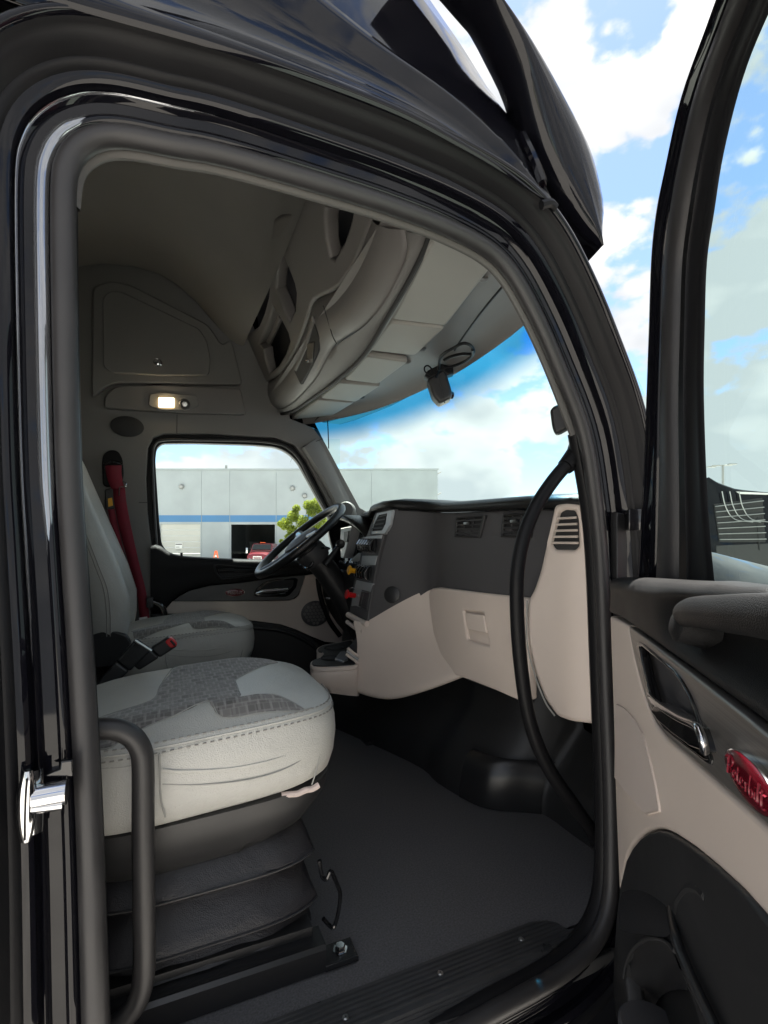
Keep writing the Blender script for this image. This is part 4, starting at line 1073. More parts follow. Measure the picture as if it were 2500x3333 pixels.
    for x, z, wd, th in [(-0.20, 1.66, 0.86, 0.5), (-0.195, 1.68, 0.94, 0.9), (-0.19, 1.76, 1.0, 1.0), (-0.195, 1.86, 1.02, 1.05), (-0.225, 1.98, 1.02, 1.0), (-0.27, 2.12, 1.0, 0.9), (-0.315, 2.26, 0.96, 0.8), (-0.345, 2.36, 0.88, 0.72), (-0.36, 2.42, 0.74, 0.66), (-0.368, 2.45, 0.62, 0.62), (-0.374, 2.50, 0.56, 0.62), (-0.38, 2.56, 0.54, 0.62), (-0.388, 2.62, 0.50, 0.55), (-0.392, 2.64, 0.42, 0.3)]:
        rings.append([Vector((x + b * th, CYs + a * wd, z)) for a, b in prof])
    br = rings_mesh('backrest', [loc(r) for r in rings], 'leather', t, True, False, True, 60)
    for sg in (1, -1):
        for dd_ in (0, 0.012):
            pts = []
            for x, z, wd, th in [(-0.19, 1.72, 1.0, 1.0), (-0.19, 1.80, 1.01, 1.02), (-0.2, 1.9, 1.02, 1.03), (-0.225, 1.98, 1.02, 1.0), (-0.27, 2.12, 1.0, 0.9), (-0.315, 2.26, 0.96, 0.8), (-0.345, 2.36, 0.88, 0.72)]:
                pts.append(Vector((x + (0.030 - dd_) * th, CYs - sg * (0.2635 - dd_ * 0.1) * wd, z)))
            tube('back_seam', loc(pts), 0.0017, 'stitch', br, sides=6)
    # lower side cover
    plate('recliner_cover', loc([(-0.29, 0.095, 1.60), (-0.15, 0.095, 1.60), (-0.13, 0.095, 1.66), (-0.15, 0.095, 1.72), (-0.22, 0.095, 1.75), (-0.29, 0.095, 1.72)]), 'black', t, th=0.03, bev=0.008, n=FY, rnd=0.02)
    box('seat_riser', V((0.02, 0.35, 1.34)) - O, (0.40, 0.36, 0.14), 'dark', t, 0.01)
    return t

seat = make_seat('passenger_seat', 'near passenger seat in pale grey leather with patterned fabric insert and black bellows base')
for p in seat.children:
    if p.name.split('.')[0] == 'backrest':
        p.location.x -= 0.05
seat2 = copy_tree(seat, None, (0.0, 1.17, 0.0))
seat2.name = 'driver_seat'
for p in seat.children:
    if p.name.split('.')[0] == 'backrest':
        p.location.x -= 0.05
seat2['label'] = 'far driver seat in grey leather beside the driver door, behind the steering wheel'

# ------------------------------------------------------------------ seat belt and buckles
sb = root('seat_belt', 'dark red driver seat belt hanging from its black guide on the far pillar', 'seat belt', [(-0.1045,1.84,1.6668)][0])
o0 = V(sb.location)
def locb(pts):
    return [V(p) - o0 for p in pts]
def strap(nm, A, B, m, parent, th=0.003, n=6, loc=lambda q: q):
    a, b = smooth(A, n), smooth(B, n)
    o = rings_mesh(nm, [loc([p, q]) for p, q in zip(a, b)], m, parent, False, False, False, 70)
    md = o.modifiers.new('thick', 'SOLIDIFY')
    md.thickness = th
    return o
plate('guide_plate', locb([(-0.3036,1.845,2.4687),(-0.2987,1.845,2.5139),(-0.2692,1.845,2.5387),(-0.2344,1.845,2.5358),(-0.2143,1.845,2.4977),(-0.2093,1.845,2.4241),(-0.2194,1.845,2.361),(-0.2987,1.845,2.3569)]), 'rubber_dark', sb, th=0.02, bev=0.005, n=FY, rnd=0.02)
tube('guide_loop', locb([(-0.2917,1.825,2.4607),(-0.2721,1.825,2.4699),(-0.2525,1.825,2.478),(-0.2277,1.825,2.473),(-0.2148,1.825,2.466)]), 0.008, 'gloss', sb, sides=8)
strap('webbing', [(-0.2869,1.826,2.4579),(-0.284,1.826,2.4224),(-0.2742,1.826,2.3783),(-0.2605,1.826,2.3455)], [(-0.2175,1.822,2.462),(-0.2175,1.822,2.4203),(-0.2105,1.822,2.3757),(-0.2025,1.822,2.3479)], 'belt', sb, loc=locb)
strap('webbing', [(-0.2549,1.83,2.3465),(-0.248,1.83,2.2659),(-0.2232,1.83,2.1314),(-0.185,1.83,1.973),(-0.1525,1.83,1.8355),(-0.1361,1.83,1.6976)], [(-0.2025,1.822,2.3482),(-0.1945,1.822,2.2672),(-0.1703,1.822,2.1319),(-0.1388,1.822,1.9726),(-0.109,1.822,1.8346),(-0.0882,1.822,1.6499)], 'belt', sb, loc=locb)
strap('webbing', [(-0.2815,1.84,2.288),(-0.2736,1.84,2.2209),(-0.2539,1.84,2.1088),(-0.219,1.84,1.9618)], [(-0.2524,1.845,2.2896),(-0.2444,1.845,2.2221),(-0.2244,1.845,2.1205),(-0.1941,1.845,1.9726)], 'belt', sb, loc=locb)
plate('height_adjuster', locb([(-0.2908,1.835,2.3431),(-0.2455,1.835,2.3566),(-0.2316,1.835,2.3121),(-0.2485,1.835,2.2495),(-0.2879,1.835,2.2426)]), 'black', sb, th=0.02, bev=0.005, n=FY, rnd=0.01)
plate('yellow_tag', locb([(-0.2757,1.822,2.2977),(-0.2581,1.822,2.3029),(-0.2542,1.822,2.2651),(-0.2738,1.822,2.2577)]), 'yellow', sb, th=0.003, bev=0.0008, n=FY)
lb_ = plate('belt_label', locb([(-0.1416,1.818,1.7166),(-0.1047,1.818,1.7203),(-0.0954,1.818,1.6509),(-0.1314,1.818,1.6441)]), 'label', sb, th=0.002, bev=0.0005, n=FY)
tube('latch_ring', locb([(-0.2124,1.82,2.381),(-0.2004,1.82,2.3794),(-0.2004,1.82,2.359),(-0.2243,1.82,2.3522),(-0.2283,1.82,2.3127)]), 0.003, 'chrome', sb, sides=6)
plate('anchor_cover', locb([(-0.1423,1.83,1.6465),(-0.0854,1.83,1.6485),(-0.0801,1.83,1.6192),(-0.1474,1.83,1.6182)]), 'black', sb, th=0.03, bev=0.006, n=FY)

def buckle(name, label, A, B, yy, btn):
    a0, a1, b0, b1 = A
    t = root(name, label, 'buckle', a0, 'seat belt buckles between the seats')
    O = V(a0)
    w_ = Vector((0, 0, 0))
    pts = [V(p) - O for p in (a0, a1, b1, b0)]
    def block(nm, q, th, m, bev=0.006):
        n_ = (q[1] - q[0]).cross(q[3] - q[0]).normalized()
        if n_.y > 0:
            n_ = -n_
        return plate(nm, q, m, t, th=th, bev=bev, n=n_, off=0, rnd=0.008)
    mid1, mid2 = pts[0].lerp(pts[3], 0.52), pts[1].lerp(pts[2], 0.52)
    block('stalk', [pts[0], pts[1], mid2, mid1], 0.022, 'black')
    block('buckle_body', [mid1 + (mid1 - mid2) * 0.04, mid2 + (mid2 - mid1) * 0.04, pts[2], pts[3]], 0.034, 'gloss' if btn is None else 'black')
    e0, e1 = pts[3], pts[2]
    ax = ((e0 + e1) / 2 - (pts[0] + pts[1]) / 2).normalized()
    if btn:
        c = (e0 + e1) / 2 + Vector((0, -0.0, 0))
        q = [e0.lerp(e1, 0.12) - ax * 0.018 + Vector((0, -0.0015, 0)), e0.lerp(e1, 0.88) - ax * 0.018 + Vector((0, -0.0015, 0)), e0.lerp(e1, 0.9) + ax * 0.004 + Vector((0, -0.0015, 0)), e0.lerp(e1, 0.1) + ax * 0.004 + Vector((0, -0.0015, 0))]
        block('release_button', q, 0.034, btn, 0.003)
        s_ = [e0.lerp(e1, 0.3) - ax * 0.003 + Vector((0, -0.005, 0)), e0.lerp(e1, 0.8) - ax * 0.003 + Vector((0, -0.005, 0))]
        tube('button_slot', s_, 0.003, 'dark', t, sides=6)
    else:
        tube('buckle_rim', [e0 + Vector((0, -0.012, 0)), e1 + Vector((0, -0.012, 0))], 0.004, 'steel', t, sides=8)
    return t
buckle('seat_belt_buckle', 'black seat belt buckle with a bare metal rim beside the passenger seat', [(-0.1844,0.63,1.687),(-0.1628,0.63,1.6598),(-0.0878,0.63,1.8035),(-0.0476,0.63,1.7716)], None, 0, None)
buckle('seat_belt_buckle', 'black seat belt buckle with a red release button between the two seats', [(-0.1067,0.7,1.7269),(-0.0829,0.7,1.7014),(-0.0035,0.7,1.7938),(0.0204,0.7,1.7647)], None, 0, 'redplastic')

# ------------------------------------------------------------------ grab handles
gh = root('grab_handle', 'long curved black grab handle beside the windshield pillar and glove box', 'grab handle', [(1.007,0.045,1.2884)][0], 'black cab grab handles')
o0 = V(gh.location)
bar_pts = [(0.9128,0.045,2.2758),(0.8901,0.045,2.2591),(0.8467,0.045,2.2168),(0.8,0.045,2.1594),(0.7636,0.045,2.0932),(0.744,0.045,2.0214),(0.7387,0.045,1.95),(0.7422,0.045,1.8569),(0.7529,0.045,1.7629),(0.769,0.045,1.6747),(0.7981,0.045,1.5907),(0.8467,0.045,1.5052),(0.9049,0.045,1.4303),(0.9602,0.045,1.3575),(1.0091,0.045,1.2855)]
tube('bar', locb(bar_pts), 0.0165, 'rubber_dark', gh, sides=16)
ft_ = [(0.9368,0.045,2.302),(0.9247,0.045,2.2873),(0.9068,0.045,2.2716),(0.8852,0.045,2.2527)]
tube('upper_mount', locb(ft_), 0.024, 'rubber_dark', gh, sides=16, taper=(1.35, 0.85))
tube('lower_mount', locb([(1.0197,0.045,1.2657),(1.0091,0.045,1.284),(0.9912,0.045,1.3101)]), 0.02, 'rubber_dark', gh, sides=14)

gh2 = root('grab_handle', 'upright black grab bar inside the rear door post beside the passenger seat', 'grab handle', [(-0.0527,0.02,1.2909)][0], 'black cab grab handles')
o0 = V(gh2.location)
tube('bar', locb([(-0.1271,0.02,1.7653),(-0.1009,0.02,1.7644),(-0.0771,0.02,1.759),(-0.0572,0.02,1.745),(-0.0446,0.02,1.7219),(-0.0409,0.02,1.691),(-0.0409,0.02,1.5899),(-0.04,0.02,1.4885),(-0.0391,0.02,1.387),(-0.0409,0.02,1.3421),(-0.0491,0.02,1.3122),(-0.0661,0.02,1.2909),(-0.088,0.02,1.2795),(-0.1221,0.02,1.2733)]), 0.0172, 'rubber', gh2, sides=16, n=8)
box('mount_plate', V([(-0.1296,0.02,1.7657)][0]) - o0, (0.012, 0.05, 0.07), 'rubber', gh2, 0.004)
box('mount_plate', V([(-0.1255,0.02,1.2737)][0]) - o0, (0.012, 0.05, 0.07), 'rubber', gh2, 0.004)

gh3 = root('grab_handle', 'small black grab handle on the far door post behind the driver seat', 'grab handle', [(-0.0376,1.8,1.6499)][0], 'black cab grab handles')
o0 = V(gh3.location)
tube('bar', locb([(-0.0999,1.8,1.7963),(-0.0689,1.8,1.7915),(-0.0397,1.8,1.7707),(-0.025,1.8,1.7297),(-0.025,1.8,1.6721),(-0.025,1.8,1.6029)]), 0.014, 'gloss', gh3, sides=12)
box('mount_plate', V([(-0.092,1.81,1.7915)][0]) - o0, (0.03, 0.05, 0.05), 'black', gh3, 0.006)

# ------------------------------------------------------------------ dashboard
FXN = (-1, 0, 0)
db = root('dashboard', 'two-tone dashboard, charcoal above and cream below, with glove box and angled centre stack', 'dashboard', (0, 0, 0))
T_ = [(0.945, 0.13, 2.17), (0.935, 0.2, 2.175), (0.925, 0.3, 2.18), (0.925, 0.62, 2.195), (0.917, 0.735, 2.205), (0.885, 0.80, 2.213), (0.808, 0.878, 2.222)]
B_ = [(0.935, 0.13, 1.9), (0.92, 0.2, 1.9), (0.908, 0.3, 1.9), (0.908, 0.66, 1.9), (0.902, 0.755, 1.9), (0.86, 0.825, 1.855), (0.722, 0.962, 1.755)]
t_, b_ = [smooth(q, 4) for q in (T_, B_)]
rows = [[V(a).lerp(V(b), f) + Vector((d, 0, 0)) for a, b in zip(t_, b_)] for f, d in [(0, 0), (0.25, 0), (0.5, -0.002), (0.52, -0.002), (0.8, 0), (1, 0.004)]]
grid('fascia', rows, 'dash', db, sharp=70)
# padded top
pad = [(0.99, 0.02, 2.165), (0.965, 0.08, 2.168)] + [(p.x, p.y, p.z) for p in t_] + [(0.80, 0.96, 2.225), (0.80, 1.06, 2.22), (0.83, 1.16, 2.205), (0.87, 1.35, 2.21), (0.92, 1.6, 2.20), (1.0, 1.85, 2.18)]
rows = [[Vector((x + dx, y + (0.0), z + dz)) for x, y, z in pad] for dx, dz in [(0.01, -0.012), (-0.012, -0.010), (-0.022, 0.0), (-0.02, 0.012), (-0.004, 0.024), (0.05, 0.032), (0.15, 0.034), (0.25, 0.02), (0.28, -0.02)]]
grid('top_pad', rows, 'dashpad', db, sharp=80)
tube('pad_trim', [Vector((x - 0.012, y, z - 0.013)) for x, y, z in pad[:26]], 0.003, 'gloss', db, sides=6, do_smooth=False)
# face vents in the fascia
for i, q in enumerate([[(0.912,0.5966,2.1634),(0.912,0.4175,2.1599),(0.912,0.4479,2.0888),(0.912,0.6058,2.0957)], [(0.912,0.3323,2.1571),(0.912,0.1964,2.1544),(0.912,0.2107,2.0835),(0.912,0.3413,2.0892)]]):
    q = [V(p) for p in q]
    vf = plate('air_vent', q, 'black', db, [[q[0].lerp(q[2], 0.08), q[1].lerp(q[3], 0.08), q[2].lerp(q[0], 0.08), q[3].lerp(q[1], 0.08)]], th=0.014, bev=0.003, n=FXN, rnd=0.006)
    plate('vent_back', [p + Vector((0.009, 0, 0)) for p in q], 'dark', vf, th=0.004, bev=0.001, n=FXN)
    for k in range(4):
        f = (k + 1) / 5
        tube('vent_slat', [q[0].lerp(q[3], f) + Vector((0.002, -0.004, 0)), q[1].lerp(q[2], f) + Vector((0.002, 0.004, 0))], 0.0035, 'black', vf, sides=6, flat=0.4)
    for f in (0.33, 0.62):
        tube('vent_fin', [q[0].lerp(q[1], f) + Vector((0.006, 0, -0.006)), q[3].lerp(q[2], f) + Vector((0.006, 0, 0.006))], 0.002, 'dash', vf, sides=6)
    c = (q[0] + q[1] + q[2] + q[3]) / 4
    box('vent_tab', c + Vector((-0.004, 0, 0.012)), (0.008, 0.026, 0.008), 'steel', vf, 0.002)
lathe('blank_plug', [(0.033, -0.004), (0.033, 0.0015), (0.031, 0.0028), (0.001, 0.0028)], [(0.7997,0.88,1.8741)][0], (-0.707, -0.707, 0.1), 'black', db, 28)
# glove box with recessed latch
gbo = [(0.903,0.7643,1.832),(0.903,0.7716,1.8842),(0.903,0.7481,1.9053),(0.903,0.6873,1.913),(0.903,0.4247,1.9145),(0.903,0.2645,1.9173),(0.903,0.2047,1.9174),(0.903,0.1971,1.6388),(0.903,0.234,1.6233),(0.903,0.3521,1.6249),(0.903,0.5013,1.6211),(0.903,0.5761,1.6166),(0.903,0.63,1.6286),(0.903,0.6873,1.6752),(0.903,0.7356,1.7396)]
gb = plate('glove_box', gbo, 'cream', db, [[(0.903,0.5321,1.8475),(0.903,0.4121,1.8522),(0.903,0.3816,1.7529),(0.903,0.504,1.7509)]], th=0.03, bev=0.007, n=FXN, rnd=0.008, bres=3)
plate('latch_recess', [(0.913,0.5536,1.8477),(0.913,0.4189,1.8538),(0.913,0.3895,1.7478),(0.913,0.5306,1.741)], 'cream', gb, th=0.01, bev=0.001, n=FXN)
plate('latch_paddle', [(0.899,0.5146,1.8404),(0.899,0.4089,1.8455),(0.899,0.3917,1.7916),(0.899,0.4979,1.7873)], 'cream', gb, th=0.01, bev=0.003, n=FXN, rnd=0.006)
plate('under_panel', [(0.92,0.7879,1.9001),(0.92,0.2059,1.9166),(0.92,0.2059,1.6266),(0.92,0.5301,1.61)], 'dark', db, th=0.01, bev=0.001, n=FXN)
# cream console skin sweeping from the glove box to the cup holder
r0 = [(0.925,0.76,1.9119),(0.8633,0.8217,1.8738),(0.823,0.862,1.843),(0.7773,0.9077,1.8063),(0.7352,0.9498,1.7691),(0.7161,0.9689,1.759),(0.6998,0.9852,1.759),(0.6824,1.0026,1.7677)]
r1 = [(0.9225,0.7603,1.8745),(0.8629,0.821,1.8334),(0.8229,0.8617,1.7997),(0.7774,0.9079,1.7624),(0.7383,0.9477,1.7347),(0.7194,0.967,1.7306),(0.7022,0.9845,1.7366),(0.6849,1.0021,1.7451)]
r2 = [(0.9198,0.7556,1.8225),(0.8571,0.8228,1.7764),(0.8178,0.8649,1.7466),(0.773,0.913,1.7156),(0.7362,0.9524,1.6947),(0.7185,0.9715,1.6928),(0.7053,0.9856,1.7014),(0.6939,0.9978,1.7102)]
r3 = [(0.9225,0.7368,1.7585),(0.8579,0.8111,1.701),(0.8154,0.8599,1.6658),(0.7718,0.9102,1.6382),(0.7358,0.9515,1.6233),(0.7185,0.9715,1.6234),(0.7074,0.9842,1.6293),(0.7,0.9927,1.6382)]
r4 = [(0.9197,0.678,1.6965),(0.8588,0.7619,1.6342),(0.8124,0.8257,1.5957),(0.7681,0.8866,1.566),(0.7365,0.9302,1.5542),(0.716,0.9583,1.5522),(0.6987,0.9822,1.5584),(0.6829,1.004,1.57)]
r5 = [(0.9171,0.5899,1.658),(0.8579,0.6884,1.5849),(0.8067,0.7736,1.5376),(0.7648,0.8434,1.508),(0.7369,0.8898,1.4989),(0.7175,0.9221,1.4975),(0.7001,0.951,1.5041),(0.679,0.9861,1.5198)]
r6 = [(0.9238,0.5049,1.6281),(0.8642,0.6218,1.5614),(0.8129,0.7225,1.5096),(0.7673,0.812,1.4695),(0.7419,0.8619,1.4631),(0.7234,0.8981,1.4599),(0.7037,0.9368,1.4587),(0.6788,0.9856,1.4605)]
rows = [[V(p) for p in r] for r in (r0, r1, r2, r3, r4, r5, r6)]
rows.append([p + Vector((0.08, 0.05, 0.012)) for p in rows[-1]])
cs = grid('centre_console', rows, 'cream', db, sub=2, sharp=180)
# small ledge under the stack
tube('console_ledge', [V(p) for p in [(0.7227,0.9524,1.7534),(0.7121,1.0126,1.7594),(0.7034,1.0621,1.7674),(0.6959,1.1041,1.7743)]], 0.012, 'cream', db, sides=10, flat=1.0)
tube('console_ledge_line', [V(p) + Vector((-0.004, -0.004, -0.014)) for p in [(0.7175,0.9821,1.7361),(0.7105,1.0214,1.7377),(0.7034,1.0621,1.7464),(0.6951,1.1089,1.7572)]], 0.009, 'cream', db, sides=8)
# cup holder tray
ty = [(0.5103,1.0389,1.59),(0.5324,1.0975,1.59),(0.5802,1.1354,1.59),(0.6233,1.2184,1.59),(0.6252,1.2561,1.59),(0.6066,1.2721,1.59),(0.6182,1.3263,1.59),(0.6429,1.3721,1.59),(0.6776,1.4161,1.59),(0.796,1.4652,1.59),(0.863,1.5029,1.59),(0.8074,1.2441,1.59),(0.6848,0.9527,1.59),(0.6224,0.9536,1.59),(0.5452,0.9674,1.59),(0.5085,0.9952,1.59)]
ty = [V(p) for p in ty]
cen = sum(ty, Vector()) / len(ty)
tr_ = rounded(ty, 0.02, 3)
def inset(l, k, z):
    return [Vector((p.x + (cen.x - p.x) * k, p.y + (cen.y - p.y) * k, z)) for p in l]
rings = [inset(tr_, 0.12, 1.586), inset(tr_, 0.05, 1.592), inset(tr_, 0.015, 1.591), inset(tr_, 0.0, 1.586), inset(tr_, 0.0, 1.577), inset(tr_, 0.02, 1.574), inset(tr_, 0.01, 1.570), inset(tr_, 0.0, 1.562), inset(tr_, 0.02, 1.53)]
rings.append([Vector((p.x + 0.02, p.y, 1.50 - 0.18 * max(0, p.x - 0.45))) + (Vector((cen.x, cen.y, 0)) - Vector((p.x, p.y, 0))) * 0.12 for p in tr_])
tray = rings_mesh('cup_tray', rings, 'cream', db, True, False, True, 50)
ins = plate('tray_liner', inset(tr_, 0.10, 1.5935), 'black', tray, th=0.006, bev=0.002, n=(0, 0, 1))
for c, rr in (([(0.6971,1.3013,1.596)][0], 0.044), ([(0.6153,1.1067,1.596)][0], 0.035)):
    lathe('cup_well', [(rr + 0.004, 0.0), (rr + 0.002, 0.003), (rr, 0.002), (rr - 0.003, -0.001), (0.001, -0.001)], c, (0, 0, 1), 'dark', tray, 28)
plate('tray_clip', [(0.6218,1.0627,1.602),(0.69,1.1909,1.602),(0.7142,1.1934,1.602),(0.6735,1.0402,1.602),(0.6414,1.0097,1.602)], 'silver', tray, th=0.012, bev=0.004, n=(0, 0, 1), rnd=0.01)
for k, ln in enumerate([[(0.6539,0.991,1.6561),(0.6748,0.9833,1.6358),(0.6937,0.9765,1.623)],[(0.6505,0.9922,1.6437),(0.6748,0.9833,1.6232),(0.6937,0.9765,1.6087)],[(0.6472,0.9934,1.6312),(0.6748,0.9833,1.6107),(0.6937,0.9765,1.5943)]]):
    tube('tray_step', ln, 0.006, 'cream' if k != 1 else 'silver', tray, sides=8)
plate('tray_back', [(0.7095,1.0188,1.6993),(0.6911,1.0693,1.6459),(0.6861,1.0832,1.611),(0.7107,1.0155,1.6037)], 'dash', db, th=0.02, bev=0.003, n=(-0.9, -0.4, 0))

# corner pod with the demister vent
pod = plate('corner_pod', [(0.9194,0.121,2.1688),(0.9362,0.0875,2.1745),(0.9517,0.0566,2.1661),(0.955,0.0499,2.1194),(0.9594,0.0413,2.0423),(0.962,0.036,1.897),(0.9656,0.0288,1.6426),(0.9646,0.0307,1.6154),(0.9397,0.0806,1.6098),(0.9227,0.1145,1.614),(0.908,0.1438,1.6516),(0.8948,0.1703,1.72),(0.8858,0.1881,1.8084),(0.8851,0.1896,1.9066),(0.894,0.1718,1.941),(0.902,0.1558,1.9927),(0.9102,0.1394,2.0743)], 'cream', db, [[(0.927,0.1059,2.1471),(0.9327,0.0946,2.1528),(0.9424,0.0751,2.1501),(0.9462,0.0675,2.1279),(0.9469,0.0661,2.0593),(0.9431,0.0737,2.0508),(0.9212,0.1174,2.0516),(0.9172,0.1254,2.0645)]], th=0.07, bev=0.014, n=(-0.894, -0.447, 0), rnd=0.012, hrnd=0.005, bres=4)
plate('demister_back', [(0.9303,0.1193,2.1626),(0.9532,0.0735,2.1598),(0.9567,0.0666,2.0422),(0.9211,0.1376,2.0419)], 'dark', pod, th=0.01, bev=0.001, n=(-0.894, -0.447, 0))
for k in range(5):
    f = (k + 1) / 6
    a = V([(0.9231,0.1062,2.147)][0]).lerp(V([(0.9144,0.1235,2.0532)][0]), f)
    b = V([(0.9427,0.0671,2.148)][0]).lerp(V([(0.9454,0.0616,2.0516)][0]), f)
    tube('demister_slat', [a, b], 0.0032, 'cream', pod, sides=8, flat=1.6, up=(0, 0, 1))
tube('pod_edge_strip', [(0.9519,0.0312,2.0196),(0.9545,0.026,1.891),(0.9561,0.0227,1.7402),(0.9565,0.0221,1.6512)], 0.0045, 'cream', pod, sides=8)
tube('pod_joint', [(0.8804,0.179,1.9136),(0.8804,0.179,1.8021),(0.8904,0.1591,1.7148),(0.9031,0.1337,1.6502),(0.914,0.1118,1.62)], 0.0022, 'seam', pod, sides=6)

# ------------------------------------------------------------------ centre stack facing the driver
NS = Vector((-0.984, 0, 0.178)).normalized()
def SK(off, *p):
    return None
stk = plate('centre_stack', [(0.8024,0.8805,2.2155),(0.8031,1.0533,2.2197),(0.7952,1.0752,2.1757),(0.7816,1.1216,2.1003),(0.7644,1.1516,2.0052),(0.7487,1.173,1.9186),(0.7337,1.1719,1.8355),(0.7218,1.1631,1.7693),(0.7213,0.9526,1.7668),(0.7373,0.953,1.8551),(0.7534,0.9487,1.9443),(0.7695,0.9433,2.0337),(0.784,0.9295,2.114)], 'dash', db, th=0.06, bev=0.004, n=NS)
vb = plate('stack_vent', [(0.7967,1.0257,2.2067),(0.7969,0.8654,2.2077),(0.7859,0.8706,2.147),(0.7798,0.9054,2.1132),(0.7802,1.0534,2.1153),(0.7883,1.0482,2.1599)], 'silver', db, [[(0.795,1.0061,2.1974),(0.7955,0.9136,2.2002),(0.7871,0.9109,2.1533),(0.782,0.9384,2.1254),(0.7821,1.0581,2.1258),(0.789,1.0377,2.1641)]], th=0.012, bev=0.003, n=NS, rnd=0.006)
plate('stack_vent_back', [(0.7993,1.0318,2.2039),(0.7992,0.9002,2.2037),(0.7838,0.92,2.1181),(0.7846,1.0707,2.1229)], 'dark', vb, th=0.006, bev=0.001, n=NS)
for ln in [[(0.793,1.0083,2.1859),(0.7936,0.918,2.1893)],[(0.7903,1.0219,2.1713),(0.7906,0.9239,2.1727)],[(0.7876,1.036,2.1561),(0.7875,0.9301,2.1555)],[(0.7849,1.0499,2.1411),(0.7845,0.9361,2.1388)]]:
    tube('stack_vent_slat', ln, 0.003, 'black', vb, sides=6)
plate('stack_bezel', [(0.7798,1.1171,2.1074),(0.7806,0.9351,2.1119),(0.7778,0.9398,2.0963),(0.7777,1.1385,2.0957)], 'silver', db, th=0.01, bev=0.002, n=NS)
plate('stack_bezel', [(0.7649,1.1188,2.0251),(0.7653,0.9505,2.0269),(0.7584,0.9572,1.9887),(0.7576,1.113,1.9843)], 'silver', db, th=0.01, bev=0.002, n=NS)
plate('stack_bezel', [(0.7456,1.1362,1.9183),(0.7451,0.9486,1.9155),(0.7389,0.963,1.8811),(0.7392,1.0647,1.8825),(0.7261,1.0434,1.8103),(0.7264,1.0978,1.8116),(0.7252,1.148,1.8049),(0.7363,1.153,1.8663)], 'silver', db, th=0.01, bev=0.002, n=NS)
plate('stack_pocket', [(0.7365,1.0548,1.8787),(0.7363,0.9624,1.8776),(0.724,0.9644,1.8099),(0.7246,1.0592,1.8133)], 'black', db, [[(0.7352,1.0347,1.8719),(0.7352,0.9706,1.8716),(0.7254,0.9741,1.8177),(0.7258,1.04,1.8199)]], th=0.02, bev=0.003, n=NS)
# rocker switch banks with chrome edges
def bank(a, b, cnt, off, parent):
    for k in range(cnt):
        f = k / max(1, cnt - 1)
        c = V(a).lerp(V(b), f)
        sw = rings_mesh('rocker_switch', [[c + Vector((dx, dy, dz)) for dx, dz in ((0.004, 0.032), (-0.012, 0.026), (-0.026, 0.006), (-0.024, -0.016), (0.004, -0.03))] for dy in (-0.011, 0.011)], 'gloss', parent, True, False, True, 30)
        tube('switch_edge', [c + Vector((dx, -0.0115, dz)) for dx, dz in ((0.0, 0.032), (-0.013, 0.027), (-0.0275, 0.006), (-0.025, -0.017), (0.0, -0.031))], 0.0016, 'chrome', sw, sides=6, do_smooth=False)
bank([(0.7712,0.9883,2.0653)][0], [(0.7721,1.1307,2.0702)][0], 6, 0, db)
bank([(0.7506,0.9922,1.9513)][0], [(0.7513,1.1209,1.9552)][0], 5, 0, db)
def pull_knob(nm, c, m):
    k = lathe(nm, [(0.006, 0.0), (0.011, 0.004), (0.011, 0.03), (0.012, 0.034), (0.020, 0.038), (0.021, 0.043), (0.017, 0.046), (0.001, 0.046)], c, (-0.97, 0, 0.18), m, db, 8)
    lathe('knob_stem', [(0.007, -0.02), (0.007, 0.001)], c, (-0.97, 0, 0.18), 'steel', k, 12)
    return k
pull_knob('brake_knob', [(0.7434,1.1096,1.9568)][0], 'yellow')
pull_knob('brake_knob', [(0.7251,1.0875,1.8553)][0], 'redplastic')
tube('knob_guard', [(0.7106,1.1314,1.8761),(0.7122,1.1216,1.8849),(0.7129,1.0886,1.8892),(0.7118,1.0717,1.8829)], 0.002, 'chrome', db, sides=6)

# ------------------------------------------------------------------ instrument side
rows = []
for x in (0.75, 0.765, 0.80, 0.88, 1.0):
    r_ = []
    for k in range(17):
        q = math.pi * k / 16
        s_ = 1.0 if x > 0.75 else 0.97
        r_.append(Vector((x + 0.10 * (1 - math.sin(q)), 1.46 - 0.30 * math.cos(q) * s_, 1.99 + 0.225 * math.sin(q) ** 0.7 * s_)))
    rows.append(r_)
gh_ = grid('gauge_hood', rows, 'dashpad', db, solid=0.018, sharp=70)
gp = plate('gauge_panel', [(0.86, 1.15, 1.80), (0.86, 1.15, 2.02), (0.90, 1.20, 2.14), (0.90, 1.72, 2.14), (0.86, 1.78, 2.02), (0.86, 1.78, 1.80)], 'screen', db, th=0.02, bev=0.003, n=(-1, 0, 0.1))
for yy, rr in ((1.34, 0.055), (1.58, 0.055), (1.46, 0.035)):
    g_ = lathe('gauge', [(rr, 0.0), (rr, 0.008), (rr * 0.93, 0.010), (rr * 0.9, 0.004), (0.001, 0.004)], (0.86, yy, 2.03), (-1, 0, 0.1), 'chrome', gp, 28)
    lathe('gauge_dial', [(rr * 0.89, 0.004), (0.001, 0.0055)], (0.86, yy, 2.03), (-1, 0, 0.1), 'screen', g_, 28)
plate('side_switch_panel', [(0.8,1.5121,2.1599),(0.8,1.3446,2.1639),(0.8,1.4091,2.0847),(0.8,1.4682,2.0073),(0.8,1.5121,2.0094),(0.8,1.5301,2.0863)], 'silver', db, th=0.05, bev=0.004, n=FXN, rnd=0.006)
plate('side_switch', [(0.795,1.4535,2.1408),(0.795,1.3784,2.1448),(0.795,1.403,2.0901),(0.795,1.4621,2.0854)], 'black', db, th=0.012, bev=0.003, n=FXN, rnd=0.004)
tube('panel_chrome', [(0.79,1.4734,2.1582),(0.79,1.3805,2.161),(0.79,1.3168,2.1614)], 0.004, 'chrome', db, sides=8)
